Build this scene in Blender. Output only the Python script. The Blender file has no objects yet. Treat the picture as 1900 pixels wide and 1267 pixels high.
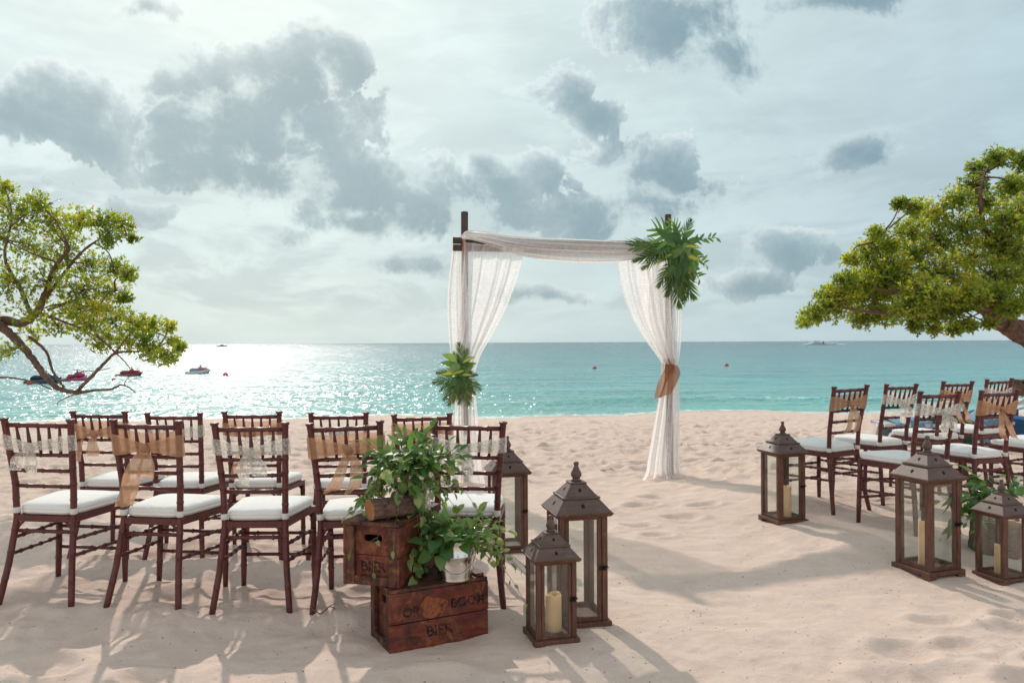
import bpy, math, random
import numpy as np
from mathutils import Vector, Matrix, Euler, Quaternion

random.seed(7)
RNG = np.random.default_rng(7)
S = bpy.context.scene
COL = S.collection
R = math.radians

# ------------------------------------------------------------------ camera
FPX = 1478.0                       # focal length in photo pixels (28 mm on 36 mm)
CAMZ = 1.30
cam_d = bpy.data.cameras.new('camera')
cam_d.lens = 28.0
cam_d.sensor_width = 36.0
cam_d.clip_end = 20000
cam_d.clip_start = 0.05
cam_d.dof.use_dof = True
cam_d.dof.focus_distance = 3.7
cam_d.dof.aperture_fstop = 9.0
cam = bpy.data.objects.new('camera', cam_d)
COL.objects.link(cam)
cam.location = (0, 0, CAMZ)
cam.rotation_euler = Euler((R(90 + 0.06), R(0.27), 0), 'XYZ')
S.camera = cam

# ------------------------------------------------------------------ node helpers
def N(nt, typ, ins=None, **props):
    n = nt.nodes.new(typ)
    for k, v in props.items():
        setattr(n, k, v)
    for k, v in (ins or {}).items():
        sock = n.inputs[k]
        if isinstance(v, bpy.types.NodeSocket):
            nt.links.new(v, sock)
        elif isinstance(v, bpy.types.Node):
            nt.links.new(v.outputs[0], sock)
        else:
            if sock.type == 'RGBA' and hasattr(v, '__len__') and len(v) == 3:
                v = (*v, 1)
            sock.default_value = v
    return n

def M(nt, op, a, b=0.0, c=0.0, clamp=False):
    return N(nt, 'ShaderNodeMath', {0: a, 1: b, 2: c}, operation=op, use_clamp=clamp).outputs[0]

def ramp(nt, fac, stops, interp='LINEAR'):
    n = N(nt, 'ShaderNodeValToRGB', {0: fac})
    cr = n.color_ramp
    cr.interpolation = interp
    while len(cr.elements) < len(stops):
        cr.elements.new(0.5)
    for e, (p, c) in zip(cr.elements, stops):
        e.position = p
        if not hasattr(c, '__len__'):
            c = (c, c, c)
        e.color = (*c[:3], 1)
    return n.outputs[0]

def mixc(nt, fac, a, b, blend='MIX'):
    n = N(nt, 'ShaderNodeMix', {'Factor': fac}, data_type='RGBA', blend_type=blend)
    for nm, v in (('A', a), ('B', b)):
        sock = [s for s in n.inputs if s.name == nm and s.type == 'RGBA'][0]
        if isinstance(v, bpy.types.NodeSocket):
            nt.links.new(v, sock)
        else:
            sock.default_value = (*v[:3], 1)
    return [o for o in n.outputs if o.type == 'RGBA'][0]

def noise(nt, vec, scale, detail=4, rough=.55, dist=0.0, out='Fac', dims='3D'):
    n = N(nt, 'ShaderNodeTexNoise', {'Scale': scale, 'Detail': detail, 'Roughness': rough, 'Distortion': dist}, noise_dimensions=dims)
    if vec is not None:
        nt.links.new(vec, n.inputs['Vector'])
    return n.outputs['Fac'] if out == 'Fac' else n.outputs['Color']

# ------------------------------------------------------------------ sky, sun, exposure
SUN_AZ, SUN_EL = -20.0, 32.0
to_sun = Vector((math.sin(R(SUN_AZ)) * math.cos(R(SUN_EL)), math.cos(R(SUN_AZ)) * math.cos(R(SUN_EL)), math.sin(R(SUN_EL))))
sun_d = bpy.data.lights.new('sun', 'SUN')
sun_d.energy = 1.7
sun_d.angle = R(0.9)
sun_d.color = (1.0, 0.90, 0.80)
sun = bpy.data.objects.new('sun', sun_d)
COL.objects.link(sun)
sun.rotation_euler = (-to_sun).to_track_quat('-Z', 'Y').to_euler()
sun.location = to_sun * 60

S.view_settings.view_transform = 'Standard'
S.view_settings.look = 'None'
S.view_settings.gamma = 1.0
S.view_settings.exposure = 0.65
S.view_settings.use_curve_mapping = False
S.cycles.use_denoising = True
S.cycles.use_adaptive_sampling = True
S.cycles.adaptive_threshold = .02
S.cycles.adaptive_min_samples = 8
S.cycles.max_bounces = 6
S.cycles.diffuse_bounces = 3
S.cycles.glossy_bounces = 3
S.cycles.transparent_max_bounces = 24
S.cycles.sample_clamp_indirect = 6.0
S.cycles.caustics_reflective = False
S.cycles.caustics_refractive = False

def px_dir(px, py):
    u, v = (px - 950) / FPX, (635 - py) / FPX
    az = math.atan(u)
    return az, math.atan(v * math.cos(az))

# cloud banks: centre and half-size in degrees of azimuth / elevation (azimuth 0 = +Y, looking out to sea)
BANKS = []
for (px, py, rx, ry) in [
        (490, 205, 150, 100), (470, 235, 120, 80), (545, 262, 90, 62), (545, 120, 75, 50), (420, 150, 60, 50), (350, 250, 110, 70), (430, 300, 170, 52),
        (628, 112, 34, 34), (590, 235, 60, 60), (320, 150, 40, 30),
        (120, 170, 62, 44), (110, 235, 95, 38), (195, 265, 90, 36), (180, 190, 60, 40),
        (700, 330, 95, 62), (780, 370, 120, 70), (870, 350, 60, 46), (690, 425, 115, 26), (900, 295, 34, 22), (640, 380, 60, 40),
        (985, 345, 70, 50), (1000, 310, 40, 28), (1030, 400, 120, 40), (1115, 275, 42, 28), (1235, 315, 80, 46), (1285, 350, 70, 30), (1190, 390, 110, 34),
        (1250, 45, 130, 52), (1340, 105, 62, 40), (1170, 5, 70, 26), (1035, 180, 52, 38), (1100, 215, 70, 22),
        (1570, 5, 110, 30), (1610, 280, 62, 32),
        (1375, 525, 70, 20), (520, 445, 60, 18), (800, 495, 110, 16), (1000, 545, 60, 18), (1470, 475, 70, 26),
        (30, 340, 60, 16), (250, 385, 50, 20), (270, 25, 60, 18)]:
    az, el = px_dir(px, py)
    BANKS.append((az, el, 1.22 * rx / FPX, 1.22 * ry / FPX))

def cloud_group():
    g = bpy.data.node_groups.new('cloud_density', 'ShaderNodeTree')
    g.interface.new_socket('P', in_out='INPUT', socket_type='NodeSocketVector')
    g.interface.new_socket('D', in_out='OUTPUT', socket_type='NodeSocketFloat')
    gi, go = g.nodes.new('NodeGroupInput'), g.nodes.new('NodeGroupOutput')
    p = gi.outputs[0]
    warp = N(g, 'ShaderNodeTexNoise', {'Vector': p, 'Scale': 8.0, 'Detail': 1, 'Roughness': .6}, noise_dimensions='2D')
    wv = N(g, 'ShaderNodeVectorMath', {0: warp.outputs['Color'], 1: (.5, .5, .5)}, operation='SUBTRACT')
    pw = N(g, 'ShaderNodeVectorMath', {0: wv.outputs[0], 1: (.065, .045, 0), 2: p}, operation='MULTIPLY_ADD').outputs[0]
    n1 = noise(g, p, 13.0, 6, .66, dims='2D')
    vor = N(g, 'ShaderNodeTexVoronoi', {'Vector': pw, 'Scale': 17.0, 'Detail': 3.5, 'Roughness': .62, 'Lacunarity': 2.2, 'Randomness': 1.0}, feature='F1', normalize=True, voronoi_dimensions='2D').outputs['Distance']
    nn = M(g, 'MULTIPLY_ADD', n1, 1.7, -0.77)
    nn = M(g, 'MULTIPLY_ADD', M(g, 'SUBTRACT', .30, vor), 1.9, nn)
    acc = None
    for (a, e, rx, ry) in BANKS:
        q = N(g, 'ShaderNodeVectorMath', {0: pw, 1: (1 / rx, 1 / ry, 0), 2: (-a / rx, -e / ry, 0)}, operation='MULTIPLY_ADD')
        l = N(g, 'ShaderNodeVectorMath', {0: q.outputs[0]}, operation='LENGTH').outputs['Value']
        acc = l if acc is None else M(g, 'SMOOTH_MIN', acc, l, .35)
    d = M(g, 'MAXIMUM', M(g, 'SUBTRACT', 1.0, acc), -1.2)
    g.links.new(M(g, 'ADD', d, nn), go.inputs[0])
    return g

world = bpy.data.worlds.new('World')
S.world = world
world.use_nodes = True
nt = world.node_tree
nt.nodes.clear()
sky = N(nt, 'ShaderNodeTexSky', sky_type='NISHITA', sun_disc=False, sun_elevation=R(SUN_EL), sun_rotation=R(SUN_AZ), altitude=0,
        air_density=1.0, dust_density=2.0, ozone_density=1.2)
tc = N(nt, 'ShaderNodeTexCoord')
dirv = N(nt, 'ShaderNodeVectorMath', {0: tc.outputs['Generated']}, operation='NORMALIZE').outputs[0]
sep = N(nt, 'ShaderNodeSeparateXYZ', {0: dirv})
az = M(nt, 'ARCTAN2', sep.outputs[0], sep.outputs[1])
el = M(nt, 'ARCSINE', sep.outputs[2])
# the banks repeat, mirrored, all round the horizon so the sky goes on outside the frame
az = M(nt, 'SUBTRACT', M(nt, 'PINGPONG', M(nt, 'ADD', az, R(45) + 2 * math.pi), R(90)), R(45))
P = N(nt, 'ShaderNodeCombineXYZ', {0: az, 1: el, 2: 0.0}).outputs[0]
GRP = cloud_group()
def dens(vec):
    n = nt.nodes.new('ShaderNodeGroup')
    n.node_tree = GRP
    nt.links.new(vec, n.inputs[0])
    return n.outputs[0]
# light reaches the clouds from the sun: march two steps towards it through the same field
D0 = dens(P)
st = N(nt, 'ShaderNodeVectorMath', {0: (R(SUN_AZ), R(SUN_EL), 0), 1: P}, operation='SUBTRACT').outputs[0]
st = N(nt, 'ShaderNodeVectorMath', {0: st}, operation='NORMALIZE').outputs[0]
def step(d):
    return dens(N(nt, 'ShaderNodeVectorMath', {0: st, 1: (d, d, 0), 2: P}, operation='MULTIPLY_ADD').outputs[0])
D1, D2 = step(.014), step(.042)
# angle from the sun drives the brightness of the thin high veil (forward scattering near the sun, added fill far from it)
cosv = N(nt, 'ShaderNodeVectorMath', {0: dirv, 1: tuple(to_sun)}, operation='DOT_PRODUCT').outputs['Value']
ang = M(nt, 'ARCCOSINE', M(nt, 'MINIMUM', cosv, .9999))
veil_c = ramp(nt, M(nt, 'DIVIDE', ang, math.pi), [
    (0.0, (.52, .595, .575)), (.10, (.478, .57, .56)), (.19, (.42, .512, .522)), (.29, (.342, .44, .478)), (.5, (.49, .535, .555)), (1.0, (.60, .62, .615))])  # last two stops raised, unseen sky behind the camera lifts the sand shadows
streak = noise(nt, N(nt, 'ShaderNodeVectorMath', {0: P, 1: (3.0, 9.0, 1)}, operation='MULTIPLY').outputs[0], 1.6, 4, .6, dims='2D')
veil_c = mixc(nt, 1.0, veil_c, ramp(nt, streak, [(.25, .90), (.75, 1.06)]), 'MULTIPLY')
# clouds: crisp tops, soft bases; bumps that face the sun are light
soft = N(nt, 'ShaderNodeMapRange', {0: noise(nt, P, 5.0, 2, dims='2D'), 1: .42, 2: .60, 3: .19, 4: .85}).outputs[0]
alpha = N(nt, 'ShaderNodeMapRange', {0: D0, 1: -.04, 2: soft, 3: 0.0, 4: 1.0}, interpolation_type='SMOOTHSTEP').outputs[0]
pos = lambda x: M(nt, 'MAXIMUM', x, 0.0)
tau = M(nt, 'MULTIPLY_ADD', pos(D1), .9, M(nt, 'MULTIPLY_ADD', pos(D2), .9, M(nt, 'MULTIPLY', pos(D0), .7)))
thick = M(nt, 'SUBTRACT', 1.0, M(nt, 'POWER', 2.718, M(nt, 'MULTIPLY', tau, -1.45)), clamp=True)
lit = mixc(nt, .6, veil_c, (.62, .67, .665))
shade = mixc(nt, N(nt, 'ShaderNodeMapRange', {0: ang, 1: R(60), 2: R(130), 3: .10, 4: .85}).outputs[0], (.085, .168, .212), veil_c)  # unseen clouds away from the sun lightened for the same added fill
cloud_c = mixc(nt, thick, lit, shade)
alpha = M(nt, 'MULTIPLY', alpha, N(nt, 'ShaderNodeMapRange', {0: el, 1: .0, 2: .06, 3: 0.0, 4: .90}).outputs[0])
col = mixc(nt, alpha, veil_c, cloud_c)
# long low wisps towards the horizon
ws = noise(nt, N(nt, 'ShaderNodeVectorMath', {0: P, 1: (5.0, 17.0, 1)}, operation='MULTIPLY').outputs[0], 1.0, 5, .62, .3, dims='2D')
wa = M(nt, 'MULTIPLY', N(nt, 'ShaderNodeMapRange', {0: ws, 1: .40, 2: .62, 3: 0.0, 4: .92}, interpolation_type='SMOOTHSTEP').outputs[0],
       ramp(nt, M(nt, 'MULTIPLY', el, 2.0), [(.02, 0.0), (.10, .75), (.36, .8), (.55, .25), (1.0, .2)]))
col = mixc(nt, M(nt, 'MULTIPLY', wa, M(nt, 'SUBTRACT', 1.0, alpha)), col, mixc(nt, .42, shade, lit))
bg1 = N(nt, 'ShaderNodeBackground', {0: sky.outputs[0], 1: 0.05})
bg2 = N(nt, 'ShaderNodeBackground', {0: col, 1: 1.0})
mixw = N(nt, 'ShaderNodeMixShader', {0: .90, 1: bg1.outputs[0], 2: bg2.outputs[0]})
wo = N(nt, 'ShaderNodeOutputWorld', {0: mixw.outputs[0]})
world.cycles.sampling_method = 'MANUAL'
world.cycles.sample_map_resolution = 512

# ------------------------------------------------------------------ object helpers
def link(o, parent=None):
    COL.objects.link(o)
    if parent is not None:
        o.parent = parent
    return o

def tag(o, label=None, cat=None, group=None, kind=None):
    for k, v in (('label', label), ('category', cat), ('group', group), ('kind', kind)):
        if v:
            o[k] = v
    return o

def thing(name, label, cat, loc=(0, 0, 0), rz=0.0, group=None, scale=1.0):
    o = link(bpy.data.objects.new(name, None))
    o.empty_display_size = .1
    o.location = loc
    o.rotation_euler = (0, 0, rz)
    o.scale = (scale,) * 3
    return tag(o, label, cat, group)

def mesh_obj(name, me, parent=None, loc=None, rot=None, scale=None):
    o = link(bpy.data.objects.new(name, me), parent)
    if loc is not None:
        o.location = loc
    if rot is not None:
        if isinstance(rot, Quaternion):
            o.rotation_mode = 'QUATERNION'
            o.rotation_quaternion = rot
        else:
            o.rotation_euler = rot
    if scale is not None:
        o.scale = (scale,) * 3 if not hasattr(scale, '__len__') else scale
    return o

def copy_tree(o, parent=None):
    c = o.copy()
    link(c, parent)
    for ch in o.children:
        copy_tree(ch, c)
    return c

class MB:
    """collects shapes into one mesh"""
    def __init__(s):
        s.v, s.f, s.m, s.sm = [], [], [], []
    def add(s, vs, fs, mi=0, smooth=False):
        b = len(s.v)
        s.v.extend([tuple(p) for p in vs])
        for f in fs:
            s.f.append(tuple(i + b for i in f))
            s.m.append(mi)
            s.sm.append(smooth)
        return s
    def hexa(s, p, mi=0):
        # eight corners: bottom ring 0-3 (ccw), top ring 4-7
        return s.add(p, [(3, 2, 1, 0), (4, 5, 6, 7), (0, 1, 5, 4), (1, 2, 6, 5), (2, 3, 7, 6), (3, 0, 4, 7)], mi)
    def box(s, x0, x1, y0, y1, z0, z1, mi=0, j=0.0):
        q = lambda: random.uniform(-j, j) if j else 0.0
        return s.hexa([(x + q(), y + q(), z + q()) for z in (z0, z1) for (x, y) in ((x0, y0), (x1, y0), (x1, y1), (x0, y1))], mi)
    def frustum(s, a0, b0, z0, a1, b1, z1, mi=0):
        return s.hexa([(-a0, -b0, z0), (a0, -b0, z0), (a0, b0, z0), (-a0, b0, z0), (-a1, -b1, z1), (a1, -b1, z1), (a1, b1, z1), (-a1, b1, z1)], mi)
    def tube(s, pts, rad, n=8, caps=True, mi=0, squash=None):
        pts = [Vector(p) for p in pts]
        if not hasattr(rad, '__len__'):
            rad = [rad] * len(pts)
        vs, fs = [], []
        ref = None
        for i, p in enumerate(pts):
            t = (pts[min(i + 1, len(pts) - 1)] - pts[max(i - 1, 0)])
            t = t.normalized() if t.length > 1e-9 else Vector((0, 0, 1))
            if ref is None:
                ref = Vector((1, 0, 0)) if abs(t.x) < .8 else Vector((0, 1, 0))
            a = (ref - t * ref.dot(t))
            a = a.normalized() if a.length > 1e-6 else t.orthogonal().normalized()
            ref = a
            b = t.cross(a)
            for k in range(n):
                th = 2 * math.pi * k / n
                vs.append(p + (a * math.cos(th) + b * math.sin(th)) * rad[i])
        for i in range(len(pts) - 1):
            for k in range(n):
                k2 = (k + 1) % n
                fs.append((i * n + k, i * n + k2, (i + 1) * n + k2, (i + 1) * n + k))
        if caps:
            fs.append(tuple(range(n - 1, -1, -1)))
            fs.append(tuple((len(pts) - 1) * n + k for k in range(n)))
        return s.add(vs, fs, mi, True)
    def lathe(s, prof, n=20, mi=0, c=(0, 0, 0)):
        vs, fs = [], []
        for (r, z) in prof:
            for k in range(n):
                th = 2 * math.pi * k / n
                vs.append((c[0] + r * math.cos(th), c[1] + r * math.sin(th), c[2] + z))
        for i in range(len(prof) - 1):
            for k in range(n):
                k2 = (k + 1) % n
                fs.append((i * n + k, i * n + k2, (i + 1) * n + k2, (i + 1) * n + k))
        fs.append(tuple(range(n - 1, -1, -1)))
        fs.append(tuple((len(prof) - 1) * n + k for k in range(n)))
        return s.add(vs, fs, mi, True)
    def grid(s, fn, nu, nv, mi=0, wrap=False):
        vs = [fn(i / nu, j / nv) for j in range(nv + 1) for i in range(nu + 1)]
        fs = [(j * (nu + 1) + i, j * (nu + 1) + i + 1, (j + 1) * (nu + 1) + i + 1, (j + 1) * (nu + 1) + i) for j in range(nv) for i in range(nu)]
        return s.add(vs, fs, mi, True)
    def mesh(s, name, mats):
        me = bpy.data.meshes.new(name)
        me.from_pydata(s.v, [], s.f)
        if not isinstance(mats, (list, tuple)):
            mats = [mats]
        for m in mats:
            me.materials.append(m)
        me.polygons.foreach_set('material_index', s.m)
        me.polygons.foreach_set('use_smooth', s.sm)
        me.update()
        return me
    def build(s, name, mats, parent=None, **k):
        return mesh_obj(name, s.mesh(name, mats), parent, **k)

def bevel(o, w=.003, seg=2):
    m = o.modifiers.new('bevel', 'BEVEL')
    m.width = w
    m.segments = seg
    m.limit_method = 'ANGLE'
    m.harden_normals = False
    return o

def smooth_path(pts, n):
    """Catmull-Rom through points (tuples of any length), n samples"""
    P_ = np.array(pts, float)
    P_ = np.vstack([2 * P_[0] - P_[1], P_, 2 * P_[-1] - P_[-2]])
    m = len(P_) - 3
    out = []
    for t in np.linspace(0, m - 1e-6, n):
        i = int(t)
        f = t - i
        a, b, c, d = P_[i:i + 4]
        out.append(.5 * ((2 * b) + (-a + c) * f + (2 * a - 5 * b + 4 * c - d) * f * f + (-a + 3 * b - 3 * c + d) * f ** 3))
    return out

# ------------------------------------------------------------------ materials
def new_mat(name):
    m = bpy.data.materials.new(name)
    m.use_nodes = True
    m.node_tree.nodes.clear()
    return m, m.node_tree

def finish(nt, shader, bump=None):
    N(nt, 'ShaderNodeOutputMaterial', {0: shader})

def principled(nt, col, rough=.5, metal=0.0, spec=.5, normal=None, **kw):
    ins = {'Base Color': col, 'Roughness': rough, 'Metallic': metal, 'Specular IOR Level': spec}
    ins.update(kw)
    if normal is not None:
        ins['Normal'] = normal
    return N(nt, 'ShaderNodeBsdfPrincipled', ins).outputs[0]

def bumpn(nt, h, strength=.3, dist=.01, normal=None):
    ins = {'Height': h, 'Strength': strength, 'Distance': dist}
    if normal is not None:
        ins['Normal'] = normal
    return N(nt, 'ShaderNodeBump', ins).outputs[0]

def wood(name, c1, c2, c3, rough=.45, scale=(6, 6, 1.2), wear=None, spec=.4, gr=18.0, edge=None):
    m, nt = new_mat(name)
    tc = N(nt, 'ShaderNodeTexCoord').outputs['Object']
    info = N(nt, 'ShaderNodeObjectInfo')
    off = N(nt, 'ShaderNodeVectorMath', {0: tc, 1: info.outputs['Location']}, operation='ADD').outputs[0]
    st = N(nt, 'ShaderNodeVectorMath', {0: off, 1: scale}, operation='MULTIPLY').outputs[0]
    g = noise(nt, st, gr, 6, .62, .6)
    b = noise(nt, off, 9.0, 5, .6)
    c = ramp(nt, g, [(.3, c1), (.52, c2), (.72, c3)])
    c = mixc(nt, ramp(nt, b, [(.35, 0.0), (.7, .55)]), c, tuple(.6 * x for x in c1))
    if wear:
        w = noise(nt, off, 26.0, 7, .7)
        w2 = noise(nt, off, 5.0, 3, .5)
        f = M(nt, 'MULTIPLY', ramp(nt, w, [(.52, 0.0), (.66, 1.0)]), ramp(nt, w2, [(.42, 0.0), (.62, .9)]))
        c = mixc(nt, f, c, wear)
    if edge:
        pt = N(nt, 'ShaderNodeNewGeometry').outputs['Pointiness']
        e_ = M(nt, 'MULTIPLY', ramp(nt, pt, [(.53, 0.0), (.60, 1.0)]), ramp(nt, noise(nt, off, 16.0, 5, .65), [(.46, 0.0), (.64, .38)]))
        c = mixc(nt, e_, c, edge)
        stn = noise(nt, N(nt, 'ShaderNodeVectorMath', {0: off, 1: (3, 3, 1.3)}, operation='MULTIPLY').outputs[0], 3.2, 5, .65)
        c = mixc(nt, ramp(nt, stn, [(.50, 0.0), (.68, .75)]), c, (.020, .010, .008))
    ro = ramp(nt, g, [(.2, rough - .08), (.8, rough + .15)])
    finish(nt, principled(nt, c, ro, spec=spec, normal=bumpn(nt, g, .25, .004)))
    return m

MAHOG = wood('mahogany_paint', (.105, .026, .024), (.135, .034, .031), (.17, .049, .040), .36, (4, 4, .8))
LANT = wood('lantern_wood', (.085, .038, .026), (.15, .066, .042), (.24, .10, .058), .55, (5, 5, .6), wear=(.20, .085, .045))
LROOF = wood('lantern_roof_wood', (.095, .056, .045), (.135, .080, .064), (.18, .11, .086), .46, (1, 5, 5))
CRATE = wood('crate_wood', (.05, .014, .011), (.17, .030, .018), (.28, .054, .027), .6, (.7, 5, 5), wear=(.34, .12, .045), gr=14, edge=(.40, .17, .075))
CRATED = wood('crate_dark_wood', (.036, .014, .011), (.090, .029, .019), (.18, .058, .032), .6, (5, 5, .7), wear=(.30, .11, .045), gr=14, edge=(.42, .18, .08))
POST = wood('arch_post_wood', (.065, .040, .032), (.088, .054, .043), (.115, .07, .055), .6, (6, 6, .5))
DRIFT = wood('bark', (.10, .058, .044), (.19, .118, .088), (.30, .20, .155), .85, (3, 3, 1), spec=.2)
LOGB = wood('log_bark', (.07, .036, .028), (.19, .11, .085), (.30, .19, .155), .8, (1.5, 6, 6), spec=.25)
LOGE = wood('log_cut_end', (.30, .12, .05), (.42, .18, .075), (.5, .25, .12), .8, (4, 4, 4), spec=.2)

def plain(name, c, rough=.5, metal=0.0, spec=.5, var=.12, sc=30):
    m, nt = new_mat(name)
    tc = N(nt, 'ShaderNodeTexCoord').outputs['Object']
    n = noise(nt, tc, sc, 4)
    cc = mixc(nt, n, tuple(x * (1 - var) for x in c), tuple(min(1, x * (1 + var)) for x in c))
    finish(nt, principled(nt, cc, rough, metal, spec))
    return m

def cushion_mat():
    m, nt = new_mat('ivory_cushion_cloth')
    tc = N(nt, 'ShaderNodeTexCoord').outputs['Object']
    tc = N(nt, 'ShaderNodeVectorMath', {0: tc, 1: N(nt, 'ShaderNodeObjectInfo').outputs['Location']}, operation='ADD').outputs[0]
    tc = N(nt, 'ShaderNodeVectorMath', {0: N(nt, 'ShaderNodeVectorMath', {0: (7.3, 3.1, 5.7), 3: N(nt, 'ShaderNodeObjectInfo').outputs['Random']}, operation='SCALE').outputs[0], 1: tc}, operation='ADD').outputs[0]
    n = noise(nt, tc, 7.0, 4)
    c = mixc(nt, n, (.83, .80, .755), (.89, .865, .82))
    w = noise(nt, tc, 6.0, 4, .6, 1.2)
    f = N(nt, 'ShaderNodeTexNoise', {'Vector': tc, 'Scale': 420.0, 'Detail': 2})
    h = M(nt, 'MULTIPLY_ADD', w, 3.0, M(nt, 'MULTIPLY', f.outputs['Fac'], .12))
    finish(nt, principled(nt, c, .8, spec=.2, normal=bumpn(nt, h, .5, .008), **{'Sheen Weight': .2}))
    return m
CUSH = cushion_mat()
STRAP = plain('white_strap', (.72, .70, .67), .7, spec=.2, var=.06)
IRON = plain('dark_iron', (.02, .017, .015), .5, .6)
WAX = None

def wax_mat():
    m, nt = new_mat('ivory_wax')
    tc = N(nt, 'ShaderNodeTexCoord').outputs['Object']
    n = noise(nt, tc, 14.0, 3)
    c = mixc(nt, n, (.90, .56, .27), (.94, .67, .40))
    finish(nt, principled(nt, c, .45, spec=.4, **{'Subsurface Weight': .35, 'Subsurface Radius': (.03, .018, .008), 'Subsurface Scale': .6}))
    return m
WAX = wax_mat()

def glass_mat():
    m, nt = new_mat('lantern_glass')
    tc = N(nt, 'ShaderNodeTexCoord').outputs['Object']
    n = noise(nt, tc, 7.0, 5, .65)
    fc = N(nt, 'ShaderNodeLayerWeight', {0: .5}).outputs['Facing']
    fr = M(nt, 'MULTIPLY_ADD', M(nt, 'POWER', fc, 5.0), .8, .035)
    gl = N(nt, 'ShaderNodeBsdfGlossy', {'Color': (1, 1, 1, 1), 'Roughness': .02})
    tr = N(nt, 'ShaderNodeBsdfTransparent', {0: (.965, .98, .97, 1)})
    df = N(nt, 'ShaderNodeBsdfDiffuse', {0: (.55, .57, .54, 1)})
    dt = N(nt, 'ShaderNodeBsdfTranslucent', {0: (.6, .62, .58, 1)})
    dd = N(nt, 'ShaderNodeMixShader', {0: .5, 1: df.outputs[0], 2: dt.outputs[0]})
    a = N(nt, 'ShaderNodeMixShader', {0: ramp(nt, n, [(.35, .012), (.75, .055)]), 1: tr.outputs[0], 2: dd.outputs[0]})
    b = N(nt, 'ShaderNodeMixShader', {0: fr, 1: a.outputs[0], 2: gl.outputs[0]})
    finish(nt, b.outputs[0])
    return m
GLASS = glass_mat()

def metal_mat():
    m, nt = new_mat('galvanised_steel')
    tc = N(nt, 'ShaderNodeTexCoord').outputs['Object']
    n = noise(nt, tc, 16.0, 4)
    finish(nt, principled(nt, mixc(nt, n, (.70, .67, .63), (.80, .78, .74)), ramp(nt, n, [(.3, .13), (.8, .26)]), 1.0,
                          normal=bumpn(nt, noise(nt, tc, 9.0, 2), .12, .01)))
    return m
STEEL = metal_mat()

def cloth_mat(name, c1, c2, kind):
    """burlap: open weave; lace: flower net; sheer: fine net. Threads scatter, gaps let light through."""
    m, nt = new_mat(name)
    tc = N(nt, 'ShaderNodeTexCoord').outputs['UV' if False else 'Object']
    n = noise(nt, tc, 24.0, 5, .6)
    c = mixc(nt, n, c1, c2)
    if kind == 'burlap':
        w1 = N(nt, 'ShaderNodeTexWave', {'Vector': tc, 'Scale': 95.0, 'Distortion': 2.5, 'Detail': 2}, wave_type='BANDS', bands_direction='X').outputs['Fac']
        w2 = N(nt, 'ShaderNodeTexWave', {'Vector': tc, 'Scale': 95.0, 'Distortion': 2.5, 'Detail': 2}, wave_type='BANDS', bands_direction='Z').outputs['Fac']
        thr = M(nt, 'MAXIMUM', w1, w2)
        a = ramp(nt, thr, [(.35, .58), (.75, .93)])
        a = M(nt, 'MULTIPLY', a, ramp(nt, n, [(.3, .85), (.7, 1.0)]))
        h = thr
        tl = .45
    elif kind == 'lace':
        v = N(nt, 'ShaderNodeTexVoronoi', {'Vector': tc, 'Scale': 62.0, 'Randomness': .7}, feature='F1').outputs['Distance']
        v2 = N(nt, 'ShaderNodeTexVoronoi', {'Vector': tc, 'Scale': 210.0, 'Randomness': .6}, feature='DISTANCE_TO_EDGE').outputs['Distance']
        fl = ramp(nt, v, [(.36, 1.0), (.50, 0.0)])
        net = ramp(nt, v2, [(.05, .9), (.14, .28)])
        a = M(nt, 'MAXIMUM', M(nt, 'MULTIPLY', fl, .90), net)
        h = fl
        tl = .5
    else:
        v = N(nt, 'ShaderNodeTexVoronoi', {'Vector': tc, 'Scale': 36.0, 'Randomness': .35}, feature='F1').outputs['Distance']
        fl = ramp(nt, v, [(.22, 1.0), (.34, .0)])
        a = M(nt, 'MULTIPLY_ADD', fl, .13, .58 if kind == 'sheer' else .84)
        a = M(nt, 'MULTIPLY', a, ramp(nt, n, [(.3, .9), (.7, 1.1)]))
        # a thin net closes up where it is seen edge-on
        lw = N(nt, 'ShaderNodeLayerWeight', {0: .45}).outputs['Facing']
        a = M(nt, 'MULTIPLY_ADD', M(nt, 'POWER', lw, 1.6), .5, a, clamp=True)
        h = fl
        tl = .66
    nb = bumpn(nt, h, .3, .002)
    d = N(nt, 'ShaderNodeBsdfDiffuse', {'Color': c, 'Normal': nb})
    t = N(nt, 'ShaderNodeBsdfTranslucent', {'Color': c, 'Normal': nb})
    s = N(nt, 'ShaderNodeMixShader', {0: tl, 1: d.outputs[0], 2: t.outputs[0]})
    tr = N(nt, 'ShaderNodeBsdfTransparent')
    o = N(nt, 'ShaderNodeMixShader', {0: a, 1: tr.outputs[0], 2: s.outputs[0]})
    finish(nt, o.outputs[0])
    return m
BURLAP = cloth_mat('burlap', (.60, .335, .195), (.72, .455, .295), 'burlap')
TIE = cloth_mat('dark_burlap', (.36, .155, .075), (.46, .22, .11), 'burlap')
LACE = cloth_mat('ivory_lace', (.82, .77, .69), (.88, .84, .77), 'lace')
SWAG = cloth_mat('white_gathered_lace', (.93, .90, .885), (.96, .94, .93), 'gathered')
SHEER = cloth_mat('white_sheer_lace', (.93, .90, .885), (.96, .94, .93), 'sheer')

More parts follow.
